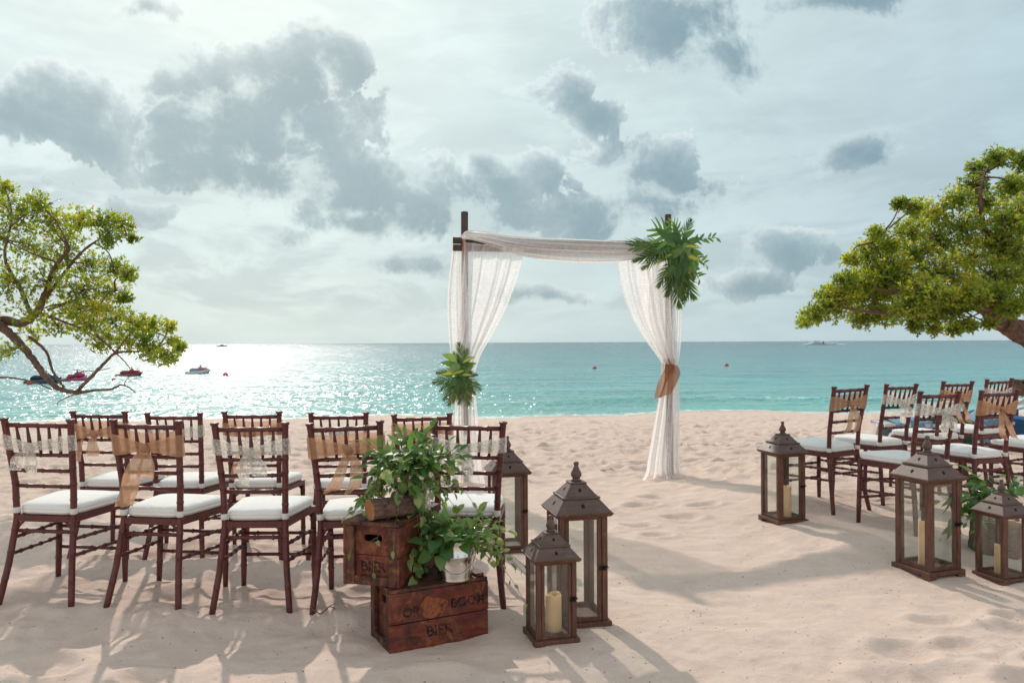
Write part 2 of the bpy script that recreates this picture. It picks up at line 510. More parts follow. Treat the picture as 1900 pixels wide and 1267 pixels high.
def leaf_mat(name, stops, rough=.4, trans=.35, attr=None, spec=.5):
    m, nt = new_mat(name)
    if attr:
        r = N(nt, 'ShaderNodeAttribute', attribute_name=attr).outputs['Fac']
    else:
        r = N(nt, 'ShaderNodeObjectInfo').outputs['Random']
    c = ramp(nt, r, stops)
    tc = N(nt, 'ShaderNodeTexCoord').outputs['Object']
    n = noise(nt, tc, 40.0, 3)
    c = mixc(nt, ramp(nt, n, [(.3, 0.0), (.8, .35)]), c, mixc(nt, .5, c, (.10, .13, .02)))
    p = principled(nt, c, rough, spec=spec)
    tcol = mixc(nt, 1.0, c, (2.4, 2.2, .9), 'MULTIPLY')
    t = N(nt, 'ShaderNodeBsdfTranslucent', {0: tcol})
    o = N(nt, 'ShaderNodeMixShader', {0: trans, 1: p, 2: t.outputs[0]})
    finish(nt, o.outputs[0])
    return m
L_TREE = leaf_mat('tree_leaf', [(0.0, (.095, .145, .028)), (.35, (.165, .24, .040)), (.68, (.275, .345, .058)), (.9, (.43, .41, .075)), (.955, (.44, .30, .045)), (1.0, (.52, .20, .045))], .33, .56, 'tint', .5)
L_DARK = leaf_mat('dark_leaf', [(0, (.038, .11, .026)), (.5, (.075, .175, .04)), (1, (.14, .265, .068))], .45, .30)
L_PALE = leaf_mat('vine_leaf', [(0, (.11, .21, .055)), (.5, (.19, .29, .09)), (1, (.30, .37, .15))], .45, .35)
L_PALM = leaf_mat('palm_leaf', [(0, (.042, .10, .020)), (.5, (.065, .14, .028)), (1, (.10, .18, .036))], .4, .25)
L_YEL = leaf_mat('leaf_yellow_stripe', [(0, (.50, .46, .035)), (1, (.60, .54, .07))], .4, .3)
L_STEM = leaf_mat('stem_green', [(0, (.09, .14, .04)), (1, (.15, .19, .06))], .5, .1)
L_DRY = leaf_mat('dry_leaf', [(0, (.14, .07, .035)), (1, (.22, .12, .06))], .7, .1)

# ------------------------------------------------------------------ the ground
def hash2(ix, iy, s):
    h = (ix.astype(np.int64) * 374761393 + iy.astype(np.int64) * 668265263 + s * 974711) & 0xffffffff
    h = ((h ^ (h >> 13)) * 1274126177) & 0xffffffff
    return ((h ^ (h >> 16)) & 0xffff) / 65535.0

def vnoise(x, y, s=0):
    ix, iy = np.floor(x), np.floor(y)
    fx, fy = x - ix, y - iy
    ix = ix.astype(np.int64); iy = iy.astype(np.int64)
    ux, uy = fx * fx * fx * (fx * (fx * 6 - 15) + 10), fy * fy * fy * (fy * (fy * 6 - 15) + 10)
    a, b, c, d = hash2(ix, iy, s), hash2(ix + 1, iy, s), hash2(ix, iy + 1, s), hash2(ix + 1, iy + 1, s)
    return (a + (b - a) * ux + (c - a) * uy + (a - b - c + d) * ux * uy) * 2 - 1

def fbm(x, y, s=0, o=4, g=.5):
    t, a = 0, 1.0
    for k in range(o):
        t = t + a * vnoise(x * 2 ** k + 17.3 * k, y * 2 ** k - 9.1 * k, s + k)
        a *= g
    return t

def dents(x, y, cell, s, keep=1.0, depth=1.0, asp=1.5):
    """footprints: jittered pits with a soft raised rim"""
    out = np.zeros_like(x)
    cx, cy = np.floor(x / cell).astype(np.int64), np.floor(y / cell).astype(np.int64)
    for dx in (-1, 0, 1):
        for dy in (-1, 0, 1):
            gx, gy = cx + dx, cy + dy
            px_ = (gx + .15 + .7 * hash2(gx, gy, s)) * cell
            py_ = (gy + .15 + .7 * hash2(gx, gy, s + 1)) * cell
            th = hash2(gx, gy, s + 2) * math.pi
            sz = cell * (.20 + .16 * hash2(gx, gy, s + 3))
            on = (hash2(gx, gy, s + 4) < keep) * (.5 + .5 * hash2(gx, gy, s + 5))
            ex, ey = x - px_, y - py_
            u = (ex * np.cos(th) + ey * np.sin(th)) / (sz * asp)
            v = (-ex * np.sin(th) + ey * np.cos(th)) / sz
            r2 = u * u + v * v
            out += on * depth * (-np.exp(-r2 ** 1.7 * 1.1) + .50 * np.exp(-(np.sqrt(r2) - 1.40) ** 2 * 7))
    return out

PROF_Y = [-40, 2.0, 3.6, 4.9, 8.2, 14, 20, 27, 40, 80]
PROF_Z = [0.1, 0.0, 0.0, -.045, -.10, -.35, -.72, -1.2, -2.1, -3.5]
def sstep(a, b, x):
    t = np.clip((x - a) / (b - a), 0, 1)
    return t * t * (3 - 2 * t)

FOREPITS = [(2.28, 3.60, .13, .07), (2.42, 3.78, .12, .08), (1.98, 3.72, .11, .06), (1.52, 3.08, .16, .05), (1.75, 3.12, .14, .05), (2.0, 3.06, .12, .07),
            (1.66, 3.38, .12, .06), (1.05, 6.6, .14, .09), (1.30, 6.1, .13, .07), (1.22, 6.95, .12, .07), (.92, 5.9, .11, .07), (1.0, 5.55, .1, .06),
            (.75, 6.45, .1, .07), (1.55, 6.5, .12, .08), (.58, 7.3, .14, .08), (1.9, 3.4, .1, .06), (2.6, 3.3, .14, .09), (2.2, 3.25, .10, .06),
            (-1.9, 3.25, .12, .07), (-1.45, 3.15, .1, .06), (-2.3, 3.4, .13, .07), (-.3, 3.1, .14, .06)]
def ground(x, y):
    x = np.asarray(x, float); y = np.asarray(y, float)
    ye = y - .10 * np.clip(x, -60, 60) * sstep(14, 24, y) + (.9 * vnoise(x * .16, 0 * x + 3, 55) + .35 * vnoise(x * .6, 0 * x, 57)) * sstep(20, 25, y)              # the waterline runs a little oblique
    z = np.interp(ye, PROF_Y, PROF_Z)
    z = z + .105 * sstep(1.2, 2.5, x) * sstep(3.8, 5.3, y) * (1 - sstep(7, 13, y))
    z = z + .035 * sstep(3.6, 3.85, y) * (1 - sstep(4.4, 5.2, y)) * sstep(.2, -.3, x)
    z = z + .022 * fbm(x * .55, y * .55, 11, 3)
    rough = sstep(5.2, 8.6, y + .7 * vnoise(x * .6, y * .6, 5) - .4 * np.exp(-((x - 1.0) / 1.2) ** 2) * 3)
    rough = np.maximum(rough, .55 * sstep(2.6, 4.2, np.abs(x)) * sstep(4.2, 6, y))
    fade = 1 - .5 * sstep(16, 30, y)
    z = z + rough * fade * (.042 * dents(x, y, .46, 31, .85) + .030 * dents(x + 7.7, y - 3.1, .27, 47, .7) + .016 * dents(x - 2.3, y + 5.9, .17, 53, .6) + .014 * fbm(x * 3.2, y * 3.2, 3, 3))
    calm = 1 - rough
    z = z + calm * (.006 * fbm(x * 2.3, y * 3.4, 23, 4) + .0045 * fbm(x * 9, y * 12, 29, 3) + .016 * dents(x, y, .52, 61, .30, 1.0, 1.9))
    # loose sand kicked up between the chair legs on the left
    lw = sstep(-.2, -.6, x) * sstep(3.3, 3.7, y) * (1 - sstep(5.6, 6.8, y))
    z = z + lw * (.020 * dents(x, y, .30, 77, .75) + .008 * fbm(x * 6, y * 6, 80, 3))
    for (px_, py_, r_, a_) in FOREPITS:
        u, v = (x - px_) / r_, (y - py_) / (r_ * .72)
        r2 = u * u + v * v
        z = z + a_ * .42 * (-np.exp(-r2 ** 1.7 * 1.1) + .42 * np.exp(-(np.sqrt(r2) - 1.35) ** 2 * 8))
    return z
def gz(x, y):
    return float(ground(np.array([x]), np.array([y]))[0])

def sand_mat():
    m, nt = new_mat('beach_sand')
    geo = N(nt, 'ShaderNodeNewGeometry').outputs['Position']
    big = noise(nt, geo, .55, 5, .6)
    mid = noise(nt, geo, 6.0, 6, .65)
    fine = noise(nt, geo, 260.0, 3, .7)
    c = ramp(nt, mid, [(.25, (.635, .475, .39)), (.55, (.725, .555, .465)), (.8, (.775, .61, .52))])
    c = mixc(nt, ramp(nt, big, [(.35, 0.0), (.7, .5)]), c, (.70, .52, .425))
    c = mixc(nt, ramp(nt, fine, [(.30, .5), (.45, 0.0)]), c, (.36, .27, .20))
    c = mixc(nt, ramp(nt, fine, [(.62, 0.0), (.78, .55)]), c, (.80, .70, .60))
    # dark grains and bits of shell
    v = N(nt, 'ShaderNodeTexVoronoi', {'Vector': geo, 'Scale': 26.0}, feature='F1')
    speck = M(nt, 'MULTIPLY', ramp(nt, v.outputs['Distance'], [(.10, 1.0), (.16, 0.0)]), ramp(nt, N(nt, 'ShaderNodeSeparateColor', {0: v.outputs['Color']}).outputs[0], [(.80, 0.0), (.84, 1.0)]))
    c = mixc(nt, M(nt, 'MULTIPLY', speck, .75), c, (.16, .10, .07))
    sp = N(nt, 'ShaderNodeSeparateXYZ', {0: geo})
    # wet band along the waterline
    wet = N(nt, 'ShaderNodeMapRange', {0: M(nt, 'MULTIPLY_ADD', big, .12, sp.outputs[2]), 1: -1.16, 2: -1.04, 3: .45, 4: 0.0}).outputs[0]
    c = mixc(nt, wet, c, (.30, .225, .165))
    h = M(nt, 'MULTIPLY_ADD', mid, 1.0, M(nt, 'MULTIPLY', fine, .10))
    med = noise(nt, geo, 38.0, 5, .7)
    h = M(nt, 'MULTIPLY_ADD', med, .35, h)
    nb = bumpn(nt, h, .55, .03)
    ro = M(nt, 'MULTIPLY_ADD', wet, -.5, .9)
    finish(nt, principled(nt, c, ro, spec=.18, normal=nb))
    return m

def build_sheet(name, xs_fn, ys, ts, zfn, mat):
    T, Y = np.meshgrid(ts, ys)
    X = xs_fn(T, Y)
    Z = zfn(X, Y)
    nr, nc = X.shape
    co = np.stack([X, Y, Z], -1).reshape(-1, 3)
    i = np.arange(nr - 1)[:, None] * nc + np.arange(nc - 1)[None, :]
    quads = np.stack([i, i + 1, i + nc + 1, i + nc], -1).reshape(-1, 4)
    me = bpy.data.meshes.new(name)
    me.vertices.add(len(co))
    me.vertices.foreach_set('co', co.ravel())
    me.loops.add(quads.size)
    me.loops.foreach_set('vertex_index', quads.ravel())
    me.polygons.add(len(quads))
    me.polygons.foreach_set('loop_start', np.arange(0, quads.size, 4))
    me.polygons.foreach_set('use_smooth', np.ones(len(quads), bool))
    me.update(calc_edges=True)
    me.materials.append(mat)
    return mesh_obj(name, me)

SEAZ = -1.20
ys = np.concatenate([np.linspace(-30, 2.4, 40, endpoint=False), np.geomspace(2.4, 34, 600), np.linspace(36, 80, 12)])
ts = np.concatenate([-np.geomspace(40, 1.03, 24), np.linspace(-1, 1, 640), np.geomspace(1.03, 40, 24)])
sand = build_sheet('sand', lambda T, Y: T * (.78 * np.clip(Y, 2.4, 60) + .9), ys, ts, ground, sand_mat())
tag(sand, 'pale sand beach with footprints sloping to the sea', None, None, 'structure')

# ------------------------------------------------------------------ the sea
def sea_mat():
    m, nt = new_mat('sea_water')
    geo = N(nt, 'ShaderNodeNewGeometry').outputs['Position']
    sp = N(nt, 'ShaderNodeSeparateXYZ', {0: geo})
    # distance from the waterline, bent by drifting patches of sand and weed on the bottom
    pat = noise(nt, N(nt, 'ShaderNodeVectorMath', {0: geo, 1: (.012, .05, 0)}, operation='MULTIPLY').outputs[0], 1.0, 4, .6)
    yy = M(nt, 'MULTIPLY_ADD', sp.outputs[0], -.10, sp.outputs[1])
    lg = M(nt, 'LOGARITHM', M(nt, 'MAXIMUM', M(nt, 'SUBTRACT', yy, 24.0), 1.0), 10.0)
    lg = M(nt, 'MULTIPLY_ADD', M(nt, 'SUBTRACT', pat, .5), .55, lg)
    c = ramp(nt, M(nt, 'DIVIDE', lg, 3.5), [(.10, (.36, .58, .51)), (.22, (.16, .46, .41)), (.40, (.085, .35, .345)), (.55, (.06, .25, .27)), (.72, (.042, .17, .205)), (1.0, (.028, .115, .155))])
    w1 = noise(nt, N(nt, 'ShaderNodeVectorMath', {0: geo, 1: (2.2, 1.5, 1)}, operation='MULTIPLY').outputs[0], 1.0, 2, .55)
    w2 = noise(nt, N(nt, 'ShaderNodeVectorMath', {0: geo, 1: (.20, .42, 1)}, operation='MULTIPLY').outputs[0], 1.0, 4, .6)
    w3 = noise(nt, N(nt, 'ShaderNodeVectorMath', {0: geo, 1: (7.0, 3.5, 1)}, operation='MULTIPLY').outputs[0], 1.0, 2, .5)
    nb = bumpn(nt, w2, 1.0, .62)
    nb = bumpn(nt, w1, 1.0, .20, nb)
    nb = bumpn(nt, w3, 1.0, .015, nb)
    c = mixc(nt, 1.0, c, ramp(nt, noise(nt, N(nt, 'ShaderNodeVectorMath', {0: geo, 1: (.10, .55, 1)}, operation='MULTIPLY').outputs[0], 1.0, 5, .65), [(.30, .74), (.70, 1.16)]), 'MULTIPLY')
    # thin foam where the water runs out on the sand
    dep = N(nt, 'ShaderNodeAttribute', attribute_name='depth').outputs['Fac']
    fn_ = noise(nt, geo, 2.6, 5, .65)
    fo = N(nt, 'ShaderNodeMapRange', {0: M(nt, 'MULTIPLY_ADD', M(nt, 'SUBTRACT', fn_, .5), .14, dep), 1: .012, 2: .05, 3: .75, 4: 0.0}).outputs[0]
    cr = N(nt, 'ShaderNodeAttribute', attribute_name='crest').outputs['Fac']
    fo = M(nt, 'MAXIMUM', fo, M(nt, 'MULTIPLY', ramp(nt, fn_, [(.50, 0.0), (.62, .8)]), cr))
    c = mixc(nt, fo, c, (.80, .82, .80))
    p = principled(nt, c, M(nt, 'MULTIPLY_ADD', fo, .5, .22), spec=.42, normal=nb, IOR=1.33)
    finish(nt, p)
    return m
def sea_h(X, Y):
    f = np.exp(-np.clip(Y - 20, 0, None) / 140.0)
    yo = Y - .10 * np.clip(X, -60, 60)
    z = f * (.030 * fbm(X * .35, Y * .8, 91, 4) + .035 * np.sin(yo * .8 + 1.3 * vnoise(X * .06, Y * .1, 97)))
    # a low swell breaking along the shore on the right
    cr = 32.5 + 1.0 * vnoise(X * .12, 0 * X, 99)
    z = z + .16 * np.exp(-((yo - cr) / .9) ** 2) * sstep(-2, 6, X)
    return SEAZ + z
ys = np.concatenate([np.linspace(22, 40, 160, endpoint=False), np.geomspace(40, 9500, 300)])
ts = np.concatenate([-np.geomspace(30, 1.02, 14), np.linspace(-1, 1, 330), np.geomspace(1.02, 30, 14)])
sea = build_sheet('sea', lambda T, Y: T * (.85 * Y + 6), ys, ts, sea_h, sea_mat())
co = np.empty(len(sea.data.vertices) * 3)
sea.data.vertices.foreach_get('co', co)
co = co.reshape(-1, 3)
near = co[:, 1] < 60
dp = np.full(len(co), 5.0)
dp[near] = co[near, 2] - ground(co[near, 0], co[near, 1])
sea.data.attributes.new('depth', 'FLOAT', 'POINT').data.foreach_set('value', dp)
yo_ = co[:, 1] - .10 * np.clip(co[:, 0], -60, 60)
cr_ = np.exp(-((yo_ - (32.2 + 1.0 * vnoise(co[:, 0] * .12, 0 * co[:, 0], 99))) / .35) ** 2) * sstep(4, 12, co[:, 0])
sea.data.attributes.new('crest', 'FLOAT', 'POINT').data.foreach_set('value', cr_)
tag(sea, 'turquoise sea with sun glitter reaching to the horizon', None, None, 'structure')

def at(px, py, d):
    """world point d metres out to sea from the camera's place, for reading positions off the photo"""
    return Vector(((px - 950) / FPX * d, d, CAMZ + (635 - (px - 950) * .0047 - py) / FPX * d))

# ------------------------------------------------------------------ chairs
def post_xy(z):
    zs = [0, .2, .42, .6, .925]
    return (np.interp(z, zs, [.188, .164, .148, .152, .171]), np.interp(z, zs, [-.070, -.033, 0.0, -.012, -.076]))

def rod_samples(p0, p1, r, rings, rb=1.35, w=.004):
    p0, p1 = Vector(p0), Vector(p1)
    L = (p1 - p0).length
    ts_ = [(0, r)]
    for t in rings:
        d = w / L
        ts_ += [(t - 1.6 * d, r), (t - d * .8, r * rb), (t + d * .8, r * rb), (t + 1.6 * d, r)]
    ts_.append((1, r))
    return [p0.lerp(p1, t) for t, _ in ts_], [q for _, q in ts_]

def chair_parts():
    parts = []
    def part(name, mb, m):
        parts.append((name, mb.mesh(name, m), None))
    for s in (-1, 1):
        zs = sorted(set(list(np.linspace(0, .895, 22)) + [.10, .2, .3, .53, .66, .745, .82]))
        pts, rad = [], []
        rings = [.13, .255, .365, .52, .60, .68, .75, .83]
        samp = []
        for z in zs:
            samp.append((z, .0158 if z > .03 else .0145))
        for z in rings:
            samp += [(z - .006, .0158), (z - .003, .0180), (z + .003, .0180), (z + .006, .0158)]
        samp += [(.900, .0158), (.904, .0185), (.908, .0150), (.914, .0165), (.921, .0215), (.927, .0215)]
        samp.sort()
        for z, r in samp:
            x, y = post_xy(z)
            pts.append((s * x, y, z)); rad.append(r)
        part('rear_post', MB().tube(pts, rad, 10), MAHOG)
        pts, rad = rod_samples((s * .192, .40, 0), (s * .186, .395, .425), .0158, [.28, .5, .68, .86], 1.14)
        rad[0] = .0135
        part('front_leg', MB().tube(pts, rad, 10), MAHOG)
    def back(z, name, r, rings):
        x, y = post_xy(z)
        p, q = rod_samples((-x + .012, y, z), (x - .012, y, z), r, rings, 1.28)
        part(name, MB().tube(p, q, 8), MAHOG)
    back(.893, 'top_rail', .0115, [.2, .5, .8])
    for z in (.745, .665, .585):
        back(z, 'back_rail', .0098, [.18, .5, .82])
    for k in range(5):
        u = (k - 2) / 3.05
        xa, ya = post_xy(.89); xb, yb = post_xy(.748)
        p0, p1 = Vector((u * xa, ya, .885)), Vector((u * xb * .98, yb, .75))
        pts = [p0.lerp(p1, t) for t in (0, .25, .5, .55, .60, .8, 1)]
        part('spindle', MB().tube(pts, [.0062, .0078, .0100, .0112, .0100, .0085, .0068], 7), MAHOG)
    # seat frame: shallow trapezoid tray with shaped underside
    mb = MB()
    for s in (-1, 1):
        a, b = (s * .150, .005), (s * .188, .40)
        n_ = Vector((b[1] - a[1], -(b[0] - a[0]), 0)).normalized() * .012
        mb.hexa([(a[0] - n_.x, a[1] - n_.y, .408), (a[0] + n_.x, a[1] + n_.y, .408), (b[0] + n_.x, b[1] + n_.y, .408), (b[0] - n_.x, b[1] - n_.y, .408),
                 (a[0] - n_.x, a[1] - n_.y, .438), (a[0] + n_.x, a[1] + n_.y, .438), (b[0] + n_.x, b[1] + n_.y, .438), (b[0] - n_.x, b[1] - n_.y, .438)])
    mb.box(-.1365, .1365, -.010, .014, .406, .437)
    mb.box(-.176, .176, .388, .413, .406, .437)
    mb.hexa([(-.14, .014, .428), (.14, .014, .428), (.174, .388, .428), (-.174, .388, .428), (-.14, .014, .434), (.14, .014, .434), (.174, .388, .434), (-.174, .388, .434)])
    for s in (-1, 1):                                                    # corner braces
        mb.tube([(s * .146, -.004, .365), (s * .128, -.004, .392), (s * .108, -.004, .410)], .0075, 6)
        mb.tube([(s * .186, .398, .365), (s * .166, .398, .392), (s * .142, .398, .410)], .0075, 6)
    part('seat_frame', mb, MAHOG)
    def rod(name, a, b, r=.0088, rings=(.2, .4, .6, .8)):
        p, q = rod_samples(a, b, r, rings, 1.4)
        part(name, MB().tube(p, q, 8), MAHOG)
    for s in (-1, 1):
        for z0, z1 in ((.325, .312), (.245, .232)):
            x, y = post_xy(z0)
            rod('side_stretcher', (s * x, y, z0), (s * .189, .397, z1), .0088)
    x, y = post_xy(.36)
    rod('rear_stretcher', (-x, y, .36), (x, y, .36), .0095, (.2, .5, .8))
    for z in (.292, .178):
        rod('front_stretcher', (-.189, .398, z), (.189, .398, z), .0092, (.2, .5, .8))
    # cushion: loaf with a seam line round the waist
    def cush(t, lev):
        th = 2 * math.pi * t
        cx, cy = math.cos(th), math.sin(th)
        e = .30
        sx = math.copysign(abs(cx) ** e, cx); sy = math.copysign(abs(cy) ** e, cy)
        y = .208 + sy * .212
        hw = np.interp(y, [0, .42], [.150, .200]) 
        bow = .012 * (1 - sx * sx) * (1 if sy > 0 else 0)
        return sx * hw, y + bow
    prof = [(.86, .4375), (.955, .440), (1.0, .452), (1.004, .462), (.992, .4635), (1.003, .465), (.995, .478), (.955, .488), (.80, .4945), (.5, .499), (.2, .5005)]
    mb = MB()
    n = 44
    vs, fs = [], []
    for (k, z) in prof:
        for i in range(n):
            x, y = cush(i / n, 0)
            vs.append((x * k, .208 + (y - .208) * k, z))
    for i in range(len(prof) - 1):
        for k in range(n):
            k2 = (k + 1) % n
            fs.append((i * n + k, i * n + k2, (i + 1) * n + k2, (i + 1) * n + k))
    fs.append(tuple((len(prof) - 1) * n + k for k in range(n)))
    fs.append(tuple(range(n - 1, -1, -1)))
    mb.add(vs, fs, 0, True)
    part('seat_cushion', mb, CUSH)
    for s in (-1, 1):
        x, y = post_xy(.463)
        part('cushion_strap', MB().tube([(s * x, y, .448), (s * x, y, .451), (s * x, y, .474), (s * x, y, .477)], [.0162, .0182, .0182, .0162], 12), STRAP)
    return parts
CHAIR = chair_parts()

def ribbon(mb, path, seed=0, nu=26, nv=8, pleat=0.0, npl=3, fray=0.0):
    """cloth strip; path rows (x, y, z, half-width, lean): width runs along (cos lean, 0, sin lean)"""
    rows = smooth_path(path, nu + 1)
    rs = random.Random(seed)
    ph = [rs.uniform(0, 6.28) for _ in range(4)]
    def fn(v, u):
        r = rows[int(round(u * nu))]
        w = (v - .5) * 2
        a = r[4]
        x = r[0] + math.cos(a) * w * r[3]
        z = r[2] + math.sin(a) * w * r[3]
        pl = pleat * math.sin(npl * math.pi * v * 2 + ph[0] + 1.2 * math.sin(u * 5 + ph[1])) * (.5 + .5 * u)
        y = r[1] + pl + .004 * math.sin(u * 9 + ph[2] + 3 * v)
        if fray and u > .93:
            z += rs.uniform(-fray, fray)
        x += .003 * math.sin(u * 11 + ph[3])
        return (x, y, z)
    mb.grid(fn, nv, nu)

def sash_mesh(kind, var):
    """band round the chair back, knot on the rear side, tails or loops hanging"""
    mb = MB()
    rs = random.Random(100 * (kind == 'lace') + var)
    yb = lambda z: float(post_xy(z)[1])
    fl = 1 if var % 2 == 0 else -1
    kx, kz = fl * rs.uniform(-.03, .015), rs.uniform(.785, .800)
    h = .056 if kind == 'burlap' else .040
    zc = .805 if kind == 'burlap' else .812
    # far side (seat side) of the band, flat
    def far(u, v):
        x = -.190 + .380 * u
        z = zc + .01 + (v - .5) * 2 * h * (.88 + .12 * abs(2 * u - 1)) + .004 * math.sin(u * 9 + var)
        e = abs(2 * u - 1) ** 12
        return (x, yb(z) + .021 * (1 - e) + .003 * math.sin(u * 14), z)
    mb.grid(far, 26, 5)
    # near side: two wings from the posts to the knot
    for s in (-1, 1):
        def wing(u, v):
            x = s * .191 * (1 - u) + kx * u
            hw = h * (1 - u) ** .8 * .95 + (.016 + .004 * math.sin(7 * u)) * u ** .6
            zz = zc * (1 - u ** 1.2) + kz * u ** 1.2 + (v - .5) * 2 * hw
            w = math.sin(min(1, u * 8) * math.pi / 2)
            y = yb(zz) - .022 * w - .010 * math.sin(v * 15 + s + var) * u - .012 * u
            return (x, y, zz)
        mb.grid(wing, 16, 9)
    yk = yb(kz) - .040
    # knot
    mb.tube([(kx - .020, yk, kz + .012), (kx - .006, yk - .010, kz + .004), (kx + .008, yk - .012, kz - .006), (kx + .020, yk, kz - .016)], [.010, .019, .020, .011], 8)
    if kind == 'burlap':
        st = var % 3
        if st == 0:      # one long fold-over tail and one short
            ribbon(mb, [(kx, yk - .006, kz - .005, .016, 0), (kx - fl * .022, yk - .022, kz - .05, .034, .1 * fl), (kx - fl * .04, yk - .028, kz - .12, .044, .15 * fl), (kx - fl * .062, yk - .02, kz - .20, .047, .1 * fl), (kx - fl * .085, yk - .022, kz - .285, .050, .05)], var + 5, pleat=.006, fray=.004)
            ribbon(mb, [(kx, yk - .004, kz - .005, .014, 0), (kx + fl * .02, yk - .018, kz - .04, .034, -.2 * fl), (kx + fl * .028, yk - .022, kz - .09, .042, -.25 * fl), (kx + fl * .022, yk - .018, kz - .145, .044, -.1 * fl)], var + 6, pleat=.007, fray=.003)
        elif st == 1:    # a hanging loop on each side
            ribbon(mb, [(kx, yk, kz, .014, 0), (kx - fl * .05, yk - .02, kz - .015, .026, .9), (kx - fl * .092, yk - .022, kz - .07, .03, .25), (kx - fl * .10, yk - .02, kz - .17, .032, .05)], var + 5, pleat=.006)
            ribbon(mb, [(kx, yk, kz - .01, .012, 0), (kx + fl * .004, yk - .026, kz - .05, .030, 0), (kx + fl * .012, yk - .032, kz - .10, .044, -.1), (kx + fl * .016, yk - .020, kz - .135, .030, -.05)], var + 6, pleat=.008)
        else:            # two long tails blown aside
            ribbon(mb, [(kx, yk, kz, .015, 0), (kx - fl * .012, yk - .02, kz - .06, .026, .2 * fl), (kx - fl * .045, yk - .03, kz - .13, .036, .35 * fl), (kx - fl * .075, yk - .03, kz - .20, .045, .2 * fl)], var + 5, pleat=.006, fray=.004)
            ribbon(mb, [(kx, yk, kz, .013, 0), (kx + fl * .035, yk - .02, kz - .06, .026, -.3 * fl), (kx + fl * .045, yk - .026, kz - .13, .034, .25 * fl), (kx + fl * .012, yk - .03, kz - .205, .040, .4 * fl)], var + 6, pleat=.006, fray=.004)
    else:
        st = var % 2
        ribbon(mb, [(kx, yk, kz + .01, .012, 0), (kx - fl * .03, yk - .022, kz - .03, .030, .1), (kx - fl * .05, yk - .026, kz - .075, .040, .1), (kx - fl * .06, yk - .018, kz - .115, .034, 0)], var + 9, pleat=.010, npl=4)
        ribbon(mb, [(kx, yk, kz + .01, .012, 0), (kx + fl * .014, yk - .018, kz - .03, .026, -.1), (kx + fl * .020, yk - .022, kz - .08, .034, -.1), (kx + fl * (.015 if st else .03), yk - .020, kz - (.16 if st else .13), .020, -.3)], var + 10, pleat=.010, npl=4)
    return mb.mesh('sash', BURLAP if kind == 'burlap' else LACE)

def chair(x, y, deg, kind, var, label, zoff=0.0):
    t = thing('banquet_chair', label, 'chair', group='dark red wooden chairs set in rows on the sand')
    for nm, me, _ in CHAIR:
        mesh_obj(nm, me, t)
    a = R(deg)
    feet = [(-.188, -.078), (.188, -.078), (-.19, .4), (.19, .4)]
    zz = [gz(x + fx * math.cos(a) - fy * math.sin(a), y + fx * math.sin(a) + fy * math.cos(a)) for fx, fy in feet]
    t.location = (x, y, sum(zz) / 4 - .006 + zoff)
    pit = math.atan2((zz[2] + zz[3]) / 2 - (zz[0] + zz[1]) / 2, .478)
    rol = math.atan2((zz[0] + zz[2]) / 2 - (zz[1] + zz[3]) / 2, .378)
    t.rotation_euler = (pit * .6, rol * .6, a)
    s = mesh_obj('sash', sash_mesh(kind, var), t)
    s['label'] = 'tan burlap sash tied in a bow' if kind == 'burlap' else 'ivory lace sash tied round the backrest'
    return t

LEFT1 = [(-2.35, 3.99, -4, 'lace', 0, 'leftmost chair of the near left row, lace sash, cut by the frame edge'),
         (-1.80, 3.95, -7, 'burlap', 0, 'chair with long-tailed burlap bow between two lace-sashed chairs, near left row'),
         (-1.265, 3.91, 0, 'lace', 1, 'lace-sashed chair in the near left row, third from the left edge'),
         (-.785, 3.92, 1, 'burlap', 2, 'burlap-sashed chair right behind the upper wooden crate'),
         (-.238, 4.01, 2, 'lace', 2, 'lace-sashed aisle chair behind the pails of greenery')]
LEFT2 = [(-2.575, 5.02, -5, 'burlap', 3 + 1, 'far left row chair with looped burlap bow, seen between the first two near chairs'),
         (-2.115, 5.04, -4, 'lace', 3, 'far left row chair with lace sash, behind the long-tailed burlap bow chair'),
         (-1.615, 4.99, -1, 'burlap', 6, 'far left row chair with burlap band, behind the third near chair'),
         (-1.085, 5.00, 2, 'lace', 4, 'far left row chair with lace sash, behind the burlap chair at the crates'),
         (-.545, 4.98, 2, 'burlap', 9, 'far left row chair at the aisle, mostly hidden by the upper greenery')]
RIGHT2 = [(2.435, 5.86, 27, 'burlap', 8, 'burlap-bowed chair at the aisle, just right of the lantern nearest the arch'),
          (2.945, 6.19, 27, 'lace', 5, 'lace-sashed chair in the far right row, second from the aisle'),
          (3.595, 6.58, 24, 'burlap', 5, 'burlap-sashed chair in the far right row, third from the aisle'),
          (4.22, 7.00, 26, 'lace', 6, 'farthest chair of the far right row, before the dark low limb')]
RIGHT1 = [(2.70, 5.17, 22, 'lace', 7, 'lace-sashed chair behind the largest lantern on the right'),
          (3.365, 5.63, 20, 'burlap', 11, 'burlap-bowed chair behind the small lantern at the right edge'),
          (4.13, 6.04, 20, 'lace', 8, 'chair at the right frame edge of which little but the seat shows')]
for row in (LEFT1, LEFT2, RIGHT2, RIGHT1):
    for c in row:
        chair(*c)

